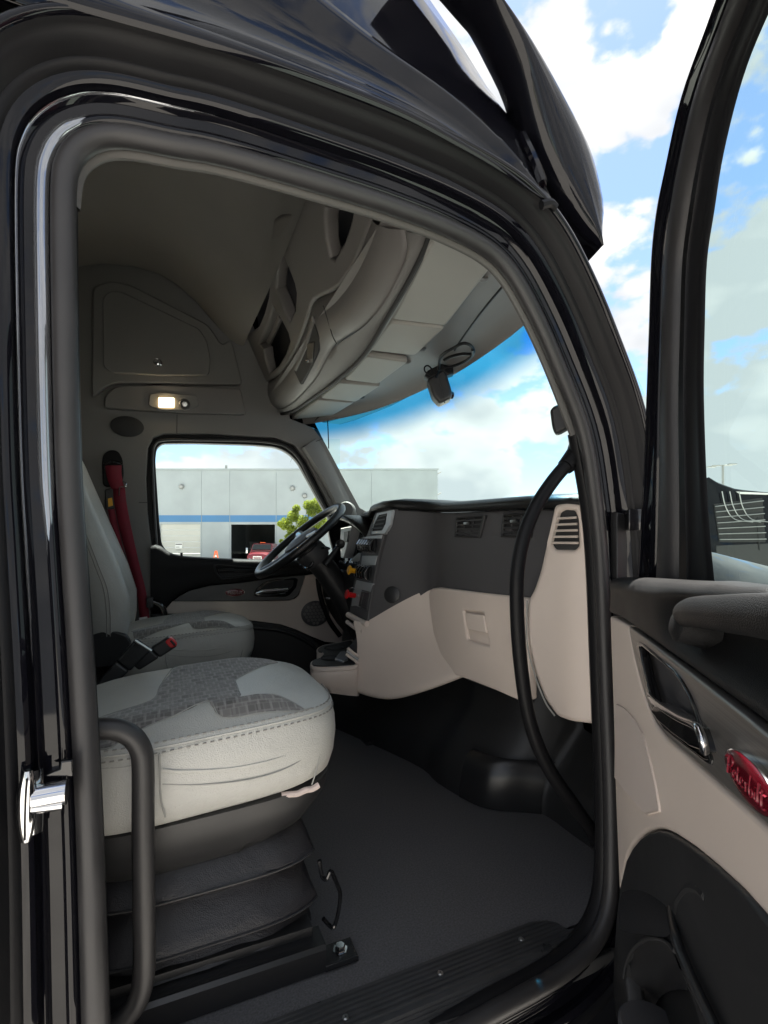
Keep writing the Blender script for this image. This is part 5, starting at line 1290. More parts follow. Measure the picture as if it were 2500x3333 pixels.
plate('lower_cluster_trim', [(0.79,1.4474,1.9966),(0.79,1.2125,1.9962),(0.79,1.1983,2.0216),(0.79,1.2341,2.0365),(0.79,1.3482,1.9986)], 'silver', db, th=0.02, bev=0.003, n=FXN)
rows = [[(x, y, z) for y in (1.12, 1.25, 1.5, 1.75, 1.84)] for x, z in ((0.80, 1.95), (0.79, 1.86), (0.81, 1.75), (0.88, 1.62), (0.98, 1.52))]
grid('knee_panel', rows, 'black', db, sub=1, sharp=80)
plate('stack_side', [(0.76, 1.165, 2.0), (0.73, 1.165, 1.76), (0.78, 1.165, 1.60), (1.0, 1.165, 1.5), (1.0, 1.165, 2.1)], 'black', db, th=0.02, bev=0.004, n=(0, 1, 0))

# ------------------------------------------------------------------ steering wheel
sw = root('steering_wheel', 'black leather steering wheel on its column in front of the driver seat', 'steering wheel', (0.585, 1.50, 2.10))
ax = Vector((-0.647, 0, 0.762)).normalized()
e1, e2 = Vector((0.762, 0, 0.647)).normalized(), Vector((0, 1, 0))
RW = 0.258
ring_ = [e1 * (RW * math.cos(q)) + e2 * (RW * math.sin(q)) for q in [2 * math.pi * k / 56 for k in range(56)]]
M['wheel'] = mat('wheel_leather', (0.012, 0.012, 0.013), 0.3, bump=(-500, 0.25))
tube('rim', ring_, 0.0195, 'wheel', sw, True, sides=14, do_smooth=False)
lathe('hub', [(0.085, -0.05), (0.098, -0.03), (0.10, -0.012), (0.092, 0.004), (0.06, 0.014), (0.001, 0.018)], (0, 0, 0), ax, 'dash', sw, 28)
lathe('horn_badge', [(0.034, 0.012), (0.034, 0.018), (0.03, 0.02), (0.001, 0.021)], (0, 0, 0), ax, 'silver', sw, 24, 0.55, (0.762, 0, 0.647))
for a in (75, -75, 165, -165):
    d = e1 * math.cos(R(a)) + e2 * math.sin(R(a))
    spk_ = tube('spoke', [d * 0.07 - ax * 0.015, d * 0.16 - ax * 0.012, d * (RW - 0.01)], 0.011, 'black', sw, sides=10, flat=2.4, up=ax)
    if abs(a) > 100:
        continue
    tube('spoke_trim', [d * 0.09 + ax * 0.002, d * 0.15 + ax * 0.004, d * 0.19 + ax * 0.006], 0.008, 'silver', sw, sides=8, flat=1.8, up=ax)
tube('column', [-ax * 0.04, -ax * 0.12, -ax * 0.22, -ax * 0.24 + Vector((0.1, 0, -0.16)), -ax * 0.24 + Vector((0.2, 0, -0.36))], 0.062, 'black', sw, sides=18)
lathe('column_collar', [(0.05, -0.06), (0.075, -0.065), (0.08, -0.12), (0.07, -0.14)], (0, 0, 0), ax, 'dash', sw, 24)
b_0 = V((0.585, 1.50, 2.10))
stl = [V(p) - b_0 for p in [(0.6839,1.4,1.9771),(0.7118,1.4,2.0143),(0.7427,1.4,2.0546),(0.7597,1.4,2.0779)]]
sk_ = tube('shift_stalk', stl, 0.014, 'black', sw, sides=12, taper=(1.2, 0.85))
lathe('stalk_knob', [(0.018, -0.014), (0.022, -0.008), (0.022, 0.010), (0.016, 0.016), (0.012, 0.013), (0.001, 0.013)], stl[-1], (-0.2, -0.95, 0.2), 'black', sw, 20)
stl = [V(p) - b_0 for p in [(0.6291,1.42,1.9932),(0.6127,1.42,1.9694),(0.5883,1.42,1.9644),(0.5668,1.42,1.9806)]]
tube('chrome_lever', stl, 0.0065, 'chrome', sw, sides=8)
tube('chrome_lever', [V(p) - b_0 for p in [(0.6677,1.42,2.0573),(0.6899,1.42,2.0627),(0.7124,1.42,2.0546)]], 0.006, 'chrome', sw, sides=8)
tube('tilt_lever', [V(p) - b_0 for p in [(0.6807,1.38,1.8208),(0.7,1.38,1.818)]], 0.004, 'silver', sw, sides=8)

# ------------------------------------------------------------------ camera and transponder on the windshield
dc = root('dash_camera', 'black dash camera with a looping cable hanging at the windshield top', 'dash camera', [(0.9885,0.85,2.7618)][0])
o0 = V(dc.location)
bp = [(0.9393,0.85,2.7339),(0.9533,0.85,2.699),(0.9645,0.85,2.666),(0.9955,0.85,2.6351),(1.0472,0.85,2.6575),(1.0502,0.85,2.6829),(1.027,0.85,2.7549),(1.0098,0.85,2.7736)]
body = plate('camera_body', locb(bp), 'black', dc, th=0.07, bev=0.012, n=(-0.4, -0.9, 0), off=0.0, rnd=0.012, bres=3)
plate('mount_foot', locb([(0.9336,0.86,2.7486),(0.9476,0.86,2.7703),(1.0085,0.86,2.7967),(1.0591,0.86,2.7841),(1.0621,0.86,2.7592),(1.0301,0.86,2.7497),(1.0156,0.86,2.769),(0.9518,0.86,2.7339)]), 'rubber_dark', dc, th=0.05, bev=0.006, n=(-0.4, -0.9, 0))
tube('lens_groove', locb([(0.9669,0.805,2.7282),(0.9835,0.805,2.6797),(0.9933,0.805,2.63)]), 0.0016, 'dark', dc, sides=6)
tube('lens_barrel', locb([[(1.0215,0.87,2.6914)][0], ([(1.0215,0.87,2.6914)][0][0] + 0.05, [(1.0215,0.87,2.6914)][0][1] + 0.01, [(1.0215,0.87,2.6914)][0][2])]), 0.016, 'gloss', dc, sides=14)
tube('cable', locb([(0.9503,0.8,2.7243),(0.964,0.8,2.7599)] + [(0.9123,0.7008,2.755),(0.902,0.6437,2.755),(0.9076,0.5947,2.755),(0.9147,0.5527,2.755),(0.9424,0.5516,2.755),(0.9824,0.5852,2.755),(0.9928,0.6162,2.755),(0.9634,0.629,2.755),(0.9397,0.6638,2.755),(0.9329,0.7047,2.755)]), 0.0055, 'rubber_dark', dc, sides=8)
tube('cable', locb([(0.9691,0.7616,2.75),(0.9904,0.7248,2.75),(1.0028,0.6698,2.75),(0.9945,0.6109,2.75),(0.9685,0.572,2.75)]), 0.0055, 'rubber_dark', dc, sides=8)
tube('cable_loop', locb([(0.9395,0.825,2.7381),(0.9176,0.825,2.7494),(0.9148,0.825,2.7659),(0.9285,0.825,2.7752),(0.945,0.825,2.7655),(0.945,0.825,2.7485)]), 0.003, 'rubber_dark', dc, sides=8)

tp = root('toll_transponder', 'small black transponder with a white sticker on the windshield beside the pillar', 'transponder', [(0.9822,0.16,2.3695)][0])
o0 = V(tp.location)
tpo = [(0.9403,0.16,2.4278),(0.952,0.16,2.4375),(1.0008,0.16,2.4491),(1.0196,0.16,2.4479),(1.024,0.16,2.382),(1.0063,0.16,2.3735),(0.9757,0.16,2.3639),(0.9584,0.16,2.3639),(0.9488,0.16,2.383)]
tpb = plate('case', locb(tpo), 'black', tp, th=0.035, bev=0.008, n=(-0.75, -0.65, 0), rnd=0.008)
tpm = Vector((-0.75, -0.65, 0)).normalized()
plate('sticker', [V(p) - o0 + tpm * 0.0015 for p in [(0.9659,0.16,2.4232),(0.9778,0.16,2.4271),(0.9909,0.16,2.3906),(0.98,0.16,2.3853)]], 'label', tp, th=0.002, bev=0.0004, n=tpm, off=0.0065)
tube('sticker_print', [V(p) - o0 + tpm * 0.0085 for p in [(0.9735,0.16,2.4174),(0.9833,0.16,2.3915)]], 0.0009, 'dark', tp, sides=4)
for p in [(0.9931,0.16,2.4254),(1.0041,0.16,2.3953)]:
    lathe('case_screw', [(0.005, 0.0), (0.004, 0.003), (0.001, 0.003)], V(p) - o0 + tpm * 0.006, tpm, 'steel', tp, 10)

# ------------------------------------------------------------------ passenger door, swung open on its front hinges
pdr = root('passenger_door', 'open passenger door at the right with cream and brushed grey trim and a red oval emblem', 'door', (0.97, -0.06, 0), None, math.atan2(-math.cos(R(39)), -math.sin(R(39))))
Lp = [(0.0692,-0.0,1.9361),(0.0987,-0.0,1.9913),(0.153,-0.0,2.1987),(0.1758,-0.0,2.3305),(0.1952,-0.0,2.46),(0.2137,-0.0,2.598),(0.2469,-0.0,2.6637),(0.303,-0.0,2.7009),(0.3958,-0.0,2.7459),(0.5379,-0.0,2.7442)] + [(0.75, 0.0, 2.75), (0.9, 0.0, 2.74), (1.05, 0.0, 2.70), (1.13, 0.0, 2.62), (1.16, 0.0, 2.3), (1.16, 0.0, 1.95)]
Gp = [(0.4496,0.025,1.9757),(0.44,0.025,2.0057),(0.4154,0.025,2.114),(0.3985,0.025,2.2791),(0.4025,0.025,2.3942),(0.4116,0.025,2.4821),(0.44,0.025,2.5368),(0.4742,0.025,2.5943),(0.5337,0.025,2.6408),(0.6062,0.025,2.6528)] + [(0.75, 0.025, 2.65), (0.88, 0.025, 2.645), (0.98, 0.025, 2.61), (1.03, 0.025, 2.54), (1.05, 0.025, 2.3), (1.05, 0.025, 1.95)]
La, Ga = smooth(Lp, 5), smooth(Gp, 5)
def fr_strip(nm, prof, m):
    rows = [[a.lerp(b, f) + Vector((0, -d, 0)) for a, b in zip(La, Ga)] for f, d in prof]
    return grid(nm, rows, m, pdr, sharp=60)
fr_strip('frame_edge', [(0.0, -0.07), (0.0, -0.01), (0.012, 0.0), (0.09, 0.002), (0.105, 0.006), (0.12, 0.002), (0.21, 0.0), (0.235, -0.004), (0.25, -0.02)], 'paint')
fr_strip('frame_flange', [(0.25, -0.022), (0.255, -0.012), (0.33, -0.008), (0.36, -0.012), (0.375, -0.022)], 'gloss')
fr_strip('frame_seal', [(0.37, -0.022), (0.375, -0.004), (0.39, 0.004), (0.44, 0.010), (0.55, 0.010), (0.60, 0.004), (0.615, -0.006), (0.63, -0.018)], 'rubber')
fr_strip('glass_run', [(0.625, -0.02), (0.665, -0.018), (0.67, -0.004), (0.69, 0.002), (0.80, 0.002), (0.812, 0.006), (0.825, 0.001), (0.95, 0.0), (0.985, -0.001), (1.0, -0.006)], 'rubber_dark')
mesh('door_window', [(0.15, 0.045, 1.9), (1.12, 0.045, 1.9), (1.12, 0.045, 2.75), (0.15, 0.045, 2.75)], [(0, 1, 2, 3)], 'doorglass', pdr)
plate('outer_skin', [(-0.02, 0.12, 1.1), (1.17, 0.12, 1.1), (1.17, 0.12, 1.96), (-0.02, 0.12, 1.96)], 'paint', pdr, th=0.05, bev=0.012, n=(0, 1, 0))
box('hinge', (-0.03, 0.02, 2.12), (0.05, 0.03, 0.05), 'gloss', pdr, 0.004)
box('hinge', (-0.03, 0.02, 1.45), (0.05, 0.03, 0.06), 'gloss', pdr, 0.004)
# front edge of the door shell
plate('door_shell', [(0.02, 0.0, 1.12), (1.15, 0.0, 1.12), (1.15, 0.0, 1.95), (0.02, 0.0, 1.95)], 'rubber_dark', pdr, th=0.07, bev=0.008, n=FY)

# padded upper panel
tb = [(-0.1387,-0.0,1.9737),(-0.0907,0.01,1.9812),(0.0263,0.02,1.9884),(0.1824,0.025,1.995),(0.3131,0.03,1.9992),(0.4366,0.03,2.003),(0.5381,0.03,2.0071),(0.6012,0.03,2.01)] + [(0.92, 0.03, 2.0), (1.15, 0.03, 2.0)]
tf = [(0.0961,-0.05,1.9692),(0.2012,-0.055,1.978),(0.3621,-0.06,1.9875),(0.4962,-0.06,1.995),(0.6271,-0.06,2.0018),(0.7092,-0.06,2.007),(0.7766,-0.06,2.0109),(0.8185,-0.06,2.0134)] + [(0.92, -0.06, 1.975), (1.15, -0.06, 1.975)]
lf = [(0.0809,-0.05,1.9104),(0.1978,-0.05,1.9166),(0.2823,-0.05,1.9163),(0.4183,-0.05,1.9133),(0.5565,-0.05,1.9107),(0.6789,-0.05,1.9084),(0.7501,-0.05,1.9073),(0.7943,-0.05,1.9055)] + [(0.95, -0.05, 1.885), (1.15, -0.05, 1.87)]
tb, tf, lf = [resample(smooth(q, 5), 50) for q in (tb, tf, lf)]
rows = [tb, [a.lerp(b, 0.5) + Vector((0, 0, 0.010)) for a, b in zip(tb, tf)], [a.lerp(b, 0.82) + Vector((0, -0.004, 0.010)) for a, b in zip(tb, tf)], [a + Vector((0, -0.003, -0.004)) for a in tf]]
def cup(a):     # hand recess behind the pull bar
    return 0.045 * max(0.0, min(1.0, (a.x - 0.50) / 0.10))
for f, d in [(0.12, 0.0), (0.3, 0.0), (0.55, 0.0), (0.78, 0.0), (0.92, 0.002), (1.0, -0.012)]:
    k = math.sin(math.pi * min(1, max(0, (f - 0.05) / 0.75))) ** 0.7 if 0.05 < f < 0.8 else 0
    rows.append([a.lerp(b, f) + Vector((0, -d + cup(a) * k, 0)) for a, b in zip(tf, lf)])
rows.append([p + Vector((0, 0.03, 0.0)) for p in lf])
up_ob = grid('upper_panel', rows, 'doorskin', pdr, sub=1, sharp=180)
tube('switch_trim', [(0.3924,-0.045,1.9867),(0.4222,-0.03,1.9927),(0.4604,-0.02,1.9979),(0.4939,-0.01,2.0022)], 0.0035, 'chrome', pdr, sides=6)
tube('switch_trim', [(0.4865,-0.05,1.9941),(0.5146,-0.035,1.9995),(0.5465,-0.03,2.0035),(0.5677,-0.01,2.0076)], 0.003, 'chrome', pdr, sides=6)
box('lock_switch', [(0.5375,-0.035,2.0023)][0], (0.05, 0.02, 0.008), 'gloss', pdr, 0.003)
bar = [(0.5901,-0.05,1.9734),(0.6505,-0.062,1.9826),(0.7038,-0.07,1.9895),(0.7685,-0.075,1.9962),(0.8243,-0.078,2.0021),(0.8667,-0.08,2.0061)] + [(0.92, -0.08, 2.011), (1.05, -0.075, 2.018), (1.1, -0.05, 2.018)]
pbar = tube('pull_bar', bar, 0.0155, 'doorskin', pdr, sides=20, n=6, flat=0.8, up=(0, 0, 1))
lathe('pull_bar_foot', [(0.022, -0.02), (0.02, 0.02), (0.012, 0.026)], [(0.5994,-0.04,1.9585)][0], (0, -1, 0.2), 'doorskin', pdr, 20)

# brushed strip
bs = plate('brushed_strip', [(0.2926,-0.053,1.915),(0.4315,-0.053,1.9136),(0.5676,-0.053,1.9114),(0.6881,-0.053,1.9095),(0.7581,-0.053,1.9085),(0.8016,-0.053,1.9068)] + [(0.95, -0.053, 1.88), (1.12, -0.053, 1.865), (1.12, -0.053, 1.80), (0.95, -0.053, 1.81)] + [(0.8016,-0.053,1.8359),(0.7456,-0.053,1.8301),(0.6712,-0.053,1.8216),(0.5915,-0.053,1.8132),(0.5279,-0.053,1.8052),(0.4749,-0.053,1.8045),(0.4315,-0.053,1.8151),(0.3827,-0.053,1.8393),(0.3319,-0.053,1.873)], 'brushed', pdr, [[(0.3636,-0.053,1.8925),(0.3848,-0.053,1.8994),(0.4798,-0.053,1.8981),(0.5524,-0.053,1.8968),(0.5856,-0.053,1.8914),(0.6114,-0.053,1.883),(0.6322,-0.053,1.8719),(0.6496,-0.053,1.8596),(0.6678,-0.053,1.8459),(0.6764,-0.053,1.8364),(0.6634,-0.053,1.8304),(0.623,-0.053,1.8248),(0.5749,-0.053,1.819),(0.518,-0.053,1.813),(0.4846,-0.053,1.8138),(0.453,-0.053,1.8225),(0.4166,-0.053,1.8438),(0.3848,-0.053,1.8691)]], th=0.014, bev=0.003, n=FY)
# door handle in its cup
hz = plate('handle_bezel', [(0.3648,-0.056,1.8956),(0.3822,-0.056,1.9037),(0.4147,-0.056,1.9048),(0.4954,-0.056,1.9029),(0.5687,-0.056,1.9016),(0.5998,-0.056,1.896),(0.626,-0.056,1.8876),(0.6461,-0.056,1.8767),(0.663,-0.056,1.865),(0.6807,-0.056,1.8509),(0.6915,-0.056,1.8416),(0.689,-0.056,1.8357),(0.6755,-0.056,1.8325),(0.6342,-0.056,1.8269),(0.5846,-0.056,1.8205),(0.5255,-0.056,1.8133),(0.4922,-0.056,1.8143),(0.459,-0.056,1.8232),(0.4225,-0.056,1.8447),(0.3906,-0.056,1.8702)], 'gloss', pdr, [[(0.3864,-0.056,1.8947),(0.4028,-0.056,1.8998),(0.4922,-0.056,1.8988),(0.561,-0.056,1.8975),(0.5929,-0.056,1.892),(0.6175,-0.056,1.8838),(0.6383,-0.056,1.8729),(0.6556,-0.056,1.8608),(0.6737,-0.056,1.8476),(0.6823,-0.056,1.8391),(0.6702,-0.056,1.8354),(0.6322,-0.056,1.8301),(0.5858,-0.056,1.8246),(0.5341,-0.056,1.8199),(0.5016,-0.056,1.8204),(0.4727,-0.056,1.8292),(0.4376,-0.056,1.8496),(0.4068,-0.056,1.8739)]], th=0.014, bev=0.002, n=FY)
plate('handle_cup', [(0.2375,-0.035,1.8834),(0.4085,-0.035,1.8944),(0.5744,-0.035,1.8791),(0.6423,-0.035,1.8152),(0.5013,-0.035,1.784),(0.3097,-0.035,1.7792)], 'dash', pdr, th=0.01, bev=0.001, n=FY)
hl = plate('door_handle', [(0.4937,-0.064,1.8281),(0.5162,-0.064,1.8475),(0.5432,-0.064,1.8524),(0.6081,-0.064,1.8591),(0.6781,-0.064,1.8685),(0.6888,-0.064,1.8624),(0.6989,-0.064,1.8516),(0.6513,-0.064,1.8387),(0.5838,-0.064,1.8293),(0.521,-0.064,1.8232)], 'gloss', pdr, th=0.02, bev=0.004, n=FY, rnd=0.004)
tube('handle_chrome', [(0.4572,-0.058,1.8395),(0.509,-0.066,1.8477),(0.5676,-0.07,1.8554),(0.6393,-0.071,1.8655),(0.6957,-0.071,1.8758),(0.7096,-0.071,1.8737),(0.7163,-0.07,1.866),(0.707,-0.066,1.8552)], 0.0042, 'chrome', hl, sides=10, n=5)
ec = (0.782, -0.055, 1.862)
emblem(ec, (1, 0, 0), (0, 0, 1), FY, 0.049, 0.0185, pdr, 'redrelief')
# cream lower panel
lowp = [(0.0762,-0.048,1.9051),(0.2615,-0.048,1.9117),(0.3023,-0.048,1.8672),(0.355,-0.048,1.8314),(0.4057,-0.048,1.8066),(0.4506,-0.048,1.7953),(0.5056,-0.048,1.7959),(0.5736,-0.048,1.8049),(0.6557,-0.048,1.8135),(0.7321,-0.048,1.8225),(0.7894,-0.048,1.8287)] + [(0.95, -0.048, 1.80), (1.12, -0.048, 1.79), (1.12, -0.048, 1.62), (0.95, -0.048, 1.70)] + [(0.7894,-0.048,1.7564),(0.7448,-0.048,1.749),(0.6811,-0.048,1.7324),(0.6176,-0.048,1.7133),(0.5492,-0.048,1.6894),(0.5012,-0.048,1.6697),(0.459,-0.048,1.6484),(0.3999,-0.048,1.6114),(0.3485,-0.048,1.5738),(0.2899,-0.048,1.5234),(0.2452,-0.048,1.4779),(0.205,-0.048,1.4179),(0.1804,-0.048,1.3717),(0.1411,-0.048,1.5358),(0.1133,-0.048,1.7177)]
plate('lower_panel', lowp, 'cream', pdr, th=0.03, bev=0.006, n=FY, bres=3)
# ribbed field: base plate with fine ribs
rb = [V(p) for p in [(0.1587,-0.051,1.7364),(0.2388,-0.051,1.7526),(0.322,-0.051,1.7595),(0.3796,-0.051,1.756),(0.419,-0.051,1.7389),(0.4547,-0.051,1.713),(0.4779,-0.051,1.6902),(0.4811,-0.051,1.6832),(0.4076,-0.051,1.6407),(0.3878,-0.051,1.6339),(0.2665,-0.051,1.605),(0.145,-0.051,1.5804)]]
rbp = plate('ribbed_field', rb, 'cream', pdr, th=0.006, bev=0.001, n=FY)
zs = [p.z for p in rb]
xs = [p.x for p in rb]
def clip_h(poly, z):
    r = []
    for a, b in zip(poly, poly[1:] + poly[:1]):
        if (a.z - z) * (b.z - z) < 0:
            f = (z - a.z) / (b.z - a.z)
            r.append(a.x + (b.x - a.x) * f)
    return (min(r), max(r)) if len(r) >= 2 else None
k = 0
z = min(zs) + 0.003
while z < max(zs) - 0.002:
    cc = clip_h(rb, z)
    if cc and cc[1] - cc[0] > 0.006:
        mesh('rib', [(cc[0] + 0.002, -0.051, z), (cc[1] - 0.002, -0.051, z), (cc[0] + 0.002, -0.0522, z + 0.0012), (cc[1] - 0.002, -0.0522, z + 0.0012), (cc[0] + 0.002, -0.051, z + 0.0024), (cc[1] - 0.002, -0.051, z + 0.0024)], [(0, 1, 3, 2), (2, 3, 5, 4)], 'cream', rbp)
    z += 0.0042
# lower black pocket
pk = [(0.1967,-0.052,1.3788),(0.221,-0.052,1.4204),(0.2664,-0.052,1.4866),(0.3126,-0.052,1.5338),(0.3716,-0.052,1.5842),(0.4235,-0.052,1.6214),(0.4789,-0.052,1.656),(0.5183,-0.052,1.6761),(0.5613,-0.052,1.6937),(0.6289,-0.052,1.7175),(0.6931,-0.052,1.7373),(0.7554,-0.052,1.7537),(0.7991,-0.052,1.7611)] + [(0.95, -0.052, 1.69), (1.12, -0.052, 1.61), (1.12, -0.052, 1.13), (0.55, -0.052, 1.10)] + [(0.3884,-0.052,1.257),(0.184,-0.052,1.0686),(0.1229,-0.052,1.1128),(0.1441,-0.052,1.2199),(0.1711,-0.052,1.3153)]
pocket = plate('door_pocket', pk, 'black', pdr, [[(0.2498,-0.052,1.2589),(0.2717,-0.052,1.3011),(0.327,-0.052,1.3694),(0.4044,-0.052,1.4443),(0.4708,-0.052,1.4977),(0.524,-0.052,1.5327),(0.5589,-0.052,1.5487),(0.582,-0.052,1.5433),(0.6329,-0.052,1.5411),(0.6767,-0.052,1.5338),(0.3674,-0.052,1.2264),(0.2976,-0.052,1.2166)]], th=0.03, bev=0.006, n=FY, bres=3)
plate('pocket_back', [(-0.156,-0.0,1.0751),(0.4178,-0.0,1.4932),(0.6017,-0.0,1.4665),(-0.156,-0.0,0.7045)], 'black', pdr, th=0.01, bev=0.001, n=FY)
# curved bottle well behind the arch
aw = resample(smooth([(0.2447,-0.05,1.2551),(0.2666,-0.05,1.2963),(0.3218,-0.05,1.3642),(0.3992,-0.05,1.4394),(0.4641,-0.05,1.4917),(0.5134,-0.05,1.5241),(0.5462,-0.05,1.5392),(0.5689,-0.05,1.5367)], 5), 24)
rows = [[p + Vector((0, d * 0.9, -d * k_)) for p in aw] for d, k_ in [(0, 0), (0.012, 0.9), (0.03, 1.1), (0.05, 1.3)]]
grid('bottle_well', rows, 'arch', pdr, sharp=80)
tube('well_rim', [(0.2496,-0.053,1.2574),(0.2716,-0.053,1.2997),(0.3272,-0.053,1.3694),(0.4089,-0.053,1.4485),(0.4766,-0.053,1.5028),(0.5307,-0.053,1.5384),(0.5651,-0.053,1.5534)], 0.003, 'black', pdr, sides=8)
tube('pocket_ridge', [(0.5357,-0.05,1.5842),(0.5661,-0.056,1.5862),(0.5969,-0.06,1.5899),(0.6251,-0.06,1.5873),(0.6649,-0.06,1.5899),(0.7092,-0.06,1.5954),(0.7387,-0.06,1.5959)], 0.006, 'arch', pdr, sides=10)
tube('pocket_ridge', [(0.5591,-0.049,1.5986),(0.5701,-0.049,1.6207),(0.5999,-0.049,1.6534),(0.6328,-0.049,1.6753),(0.6589,-0.049,1.6849)], 0.005, 'black', pdr, sides=8)
rows = [[V(p) for p in [(0.21,-0.05,1.4029),(0.4127,-0.053,1.5261),(0.5302,-0.05,1.5891)]], [V(p) for p in [(0.2193,-0.056,1.3609),(0.4441,-0.062,1.509),(0.5501,-0.058,1.5741)]], [V(p) for p in [(0.2069,-0.056,1.3044),(0.4253,-0.06,1.4699),(0.5661,-0.056,1.5657)]]]
grid('pocket_bulge', rows, 'arch', pdr, sub=2, sharp=180)
lathe('bottle_base', [(0.05, -0.01), (0.05, 0.0), (0.046, 0.004), (0.001, 0.004)], [(0.3502,-0.03,1.2634)][0], (0, 0, 1), 'dash', pdr, 24)

# ------------------------------------------------------------------ yard outside
RZ = R(-23.5)
M['wallpaint'] = mat('pale_blue_grey_wall_paint', (0.34, 0.37, 0.385), 0.8, bump=(3, 0.2), vary=(0.4, 0.09))
M['bluestripe'] = mat('blue_stripe_paint', (0.07, 0.19, 0.37), 0.7, vary=(0.5, 0.05))
M['rollup'] = mat('white_door_paint', (0.5, 0.49, 0.45), 0.6, vary=(0.8, 0.05))
M['bay'] = mat('dim_bay_wall', (0.06, 0.066, 0.066), 0.8, vary=(0.6, 0.3))
M['orange'] = mat('safety_orange', (0.85, 0.13, 0.02), 0.5)
M['truckred'] = mat('red_truck_paint', (0.17, 0.012, 0.018), 0.3, coat=0.6)
M['tyre'] = mat('tyre_rubber', (0.012, 0.012, 0.012), 0.8)
M['whitepaint'] = mat('white_vehicle_paint', (0.75, 0.76, 0.77), 0.25, coat=0.7)
M['autoglass'] = mat('dark_vehicle_glass', (0.01, 0.014, 0.016), 0.04, coat=0.5)
M['bark'] = mat('tree_bark', (0.10, 0.08, 0.06), 0.9, bump=(40, 0.8))
M['galv'] = mat('galvanised_pole', (0.35, 0.35, 0.34), 0.5, 0.6)

bl = root('warehouse', 'pale blue-grey warehouse with a blue stripe and loading doors behind the driver window', 'building', (19.14,43.139,0), None, RZ)
zt = [(-37.5,0.0,9.85)][0][2]
edges = [(-64.5,0.0,9.85),(-55.5,0.0,9.85),(-45.0,0.0,9.85),(-35.7,0.0,9.85),(-26.85,0.0,9.85),(-22.32,0.0,9.85),(-17.82,0.0,9.85),(-15.06,0.0,9.85),(-10.53,0.0,9.85),(-5.85,0.0,9.85),(-1.23,0.0,9.85),(5.25,0.0,9.85)]
xs_ = [p[0] for p in edges]
rd = [(-21.84,0.0,4.57),(-17.79,0.0,4.57)]
bd = [(-15.06,0.0,4.54),(-10.56,0.0,4.54)]
zs1, zs0 = [(-37.5,0.0,5.44)][0][2], [(-37.5,0.0,4.78)][0][2]
for a, b in zip(xs_, xs_[1:]):
    holes = []
    for dr in (rd, bd):
        lo, hi = max(a + 0.12, dr[0][0]), min(b - 0.12, dr[1][0])
        if hi - lo > 0.6:
            holes.append([(lo, 0, 0.05), (hi, 0, 0.05), (hi, 0, dr[0][2]), (lo, 0, dr[0][2])])
    plate('wall_panel', [(a + 0.007, 0, 0), (b - 0.007, 0, 0), (b - 0.007, 0, zt), (a + 0.007, 0, zt)], 'wallpaint', bl, holes, th=0.2, bev=0.012, n=FY)
    plate('blue_stripe', [(a + 0.03, -0.004, zs0), (b - 0.03, -0.004, zs0), (b - 0.03, -0.004, zs1), (a + 0.03, -0.004, zs1)], 'bluestripe', bl, th=0.003, bev=0.0005, n=FY)
box('roof_coping', ((xs_[0] + xs_[-1]) / 2, 0.1, zt + 0.08), (xs_[-1] - xs_[0] + 0.2, 0.4, 0.14), 'wallpaint', bl, 0.02)
plate('end_wall', [(xs_[-1] - 0.02, 0.21, 0), (xs_[-1] - 0.02, 40, 0), (xs_[-1] - 0.02, 40, zt), (xs_[-1] - 0.02, 0.21, zt)], 'wallpaint', bl, th=0.2, bev=0.01, n=(1, 0, 0))
mesh('flat_roof', [(xs_[0], 0.2, zt - 0.3), (xs_[-1], 0.2, zt - 0.3), (xs_[-1], 40, zt - 0.3), (xs_[0], 40, zt - 0.3)], [(0, 1, 2, 3)], 'bay', bl)
# roll-up door of ribbed sections
n_s = 8
h_ = rd[0][2] / n_s
for k in range(n_s):
    plate('door_section', [(rd[0][0], 0.12, k * h_ + 0.02), (xs_[6] - 0.1, 0.12, k * h_ + 0.02), (xs_[6] - 0.1, 0.12, (k + 1) * h_ - 0.01), (rd[0][0], 0.12, (k + 1) * h_ - 0.01)], 'rollup', bl, th=0.05, bev=0.012, n=FY)
sg = [(-20.411,0.0,2.753),(-19.719,0.0,2.753),(-19.719,0.0,2.177),(-20.411,0.0,2.177)]
sgn = plate('door_sign', [(p[0], 0.06, p[2]) for p in sg], 'label', bl, th=0.02, bev=0.003, n=FY)
for k, (f0, f1) in enumerate([(0.05, 0.95), (0.1, 0.6), (0.15, 0.8), (0.4, 0.95)]):
    z_ = sg[0][2] - 0.1 - k * 0.28
    plate('sign_print', [(sg[0][0] + (sg[1][0] - sg[0][0]) * f0, 0.055, z_ - 0.09), (sg[0][0] + (sg[1][0] - sg[0][0]) * f1, 0.055, z_ - 0.09), (sg[0][0] + (sg[1][0] - sg[0][0]) * f1, 0.055, z_), (sg[0][0] + (sg[1][0] - sg[0][0]) * f0, 0.055, z_)], 'galv' if k else 'dark', sgn, th=0.004, bev=0.0005, n=FY)
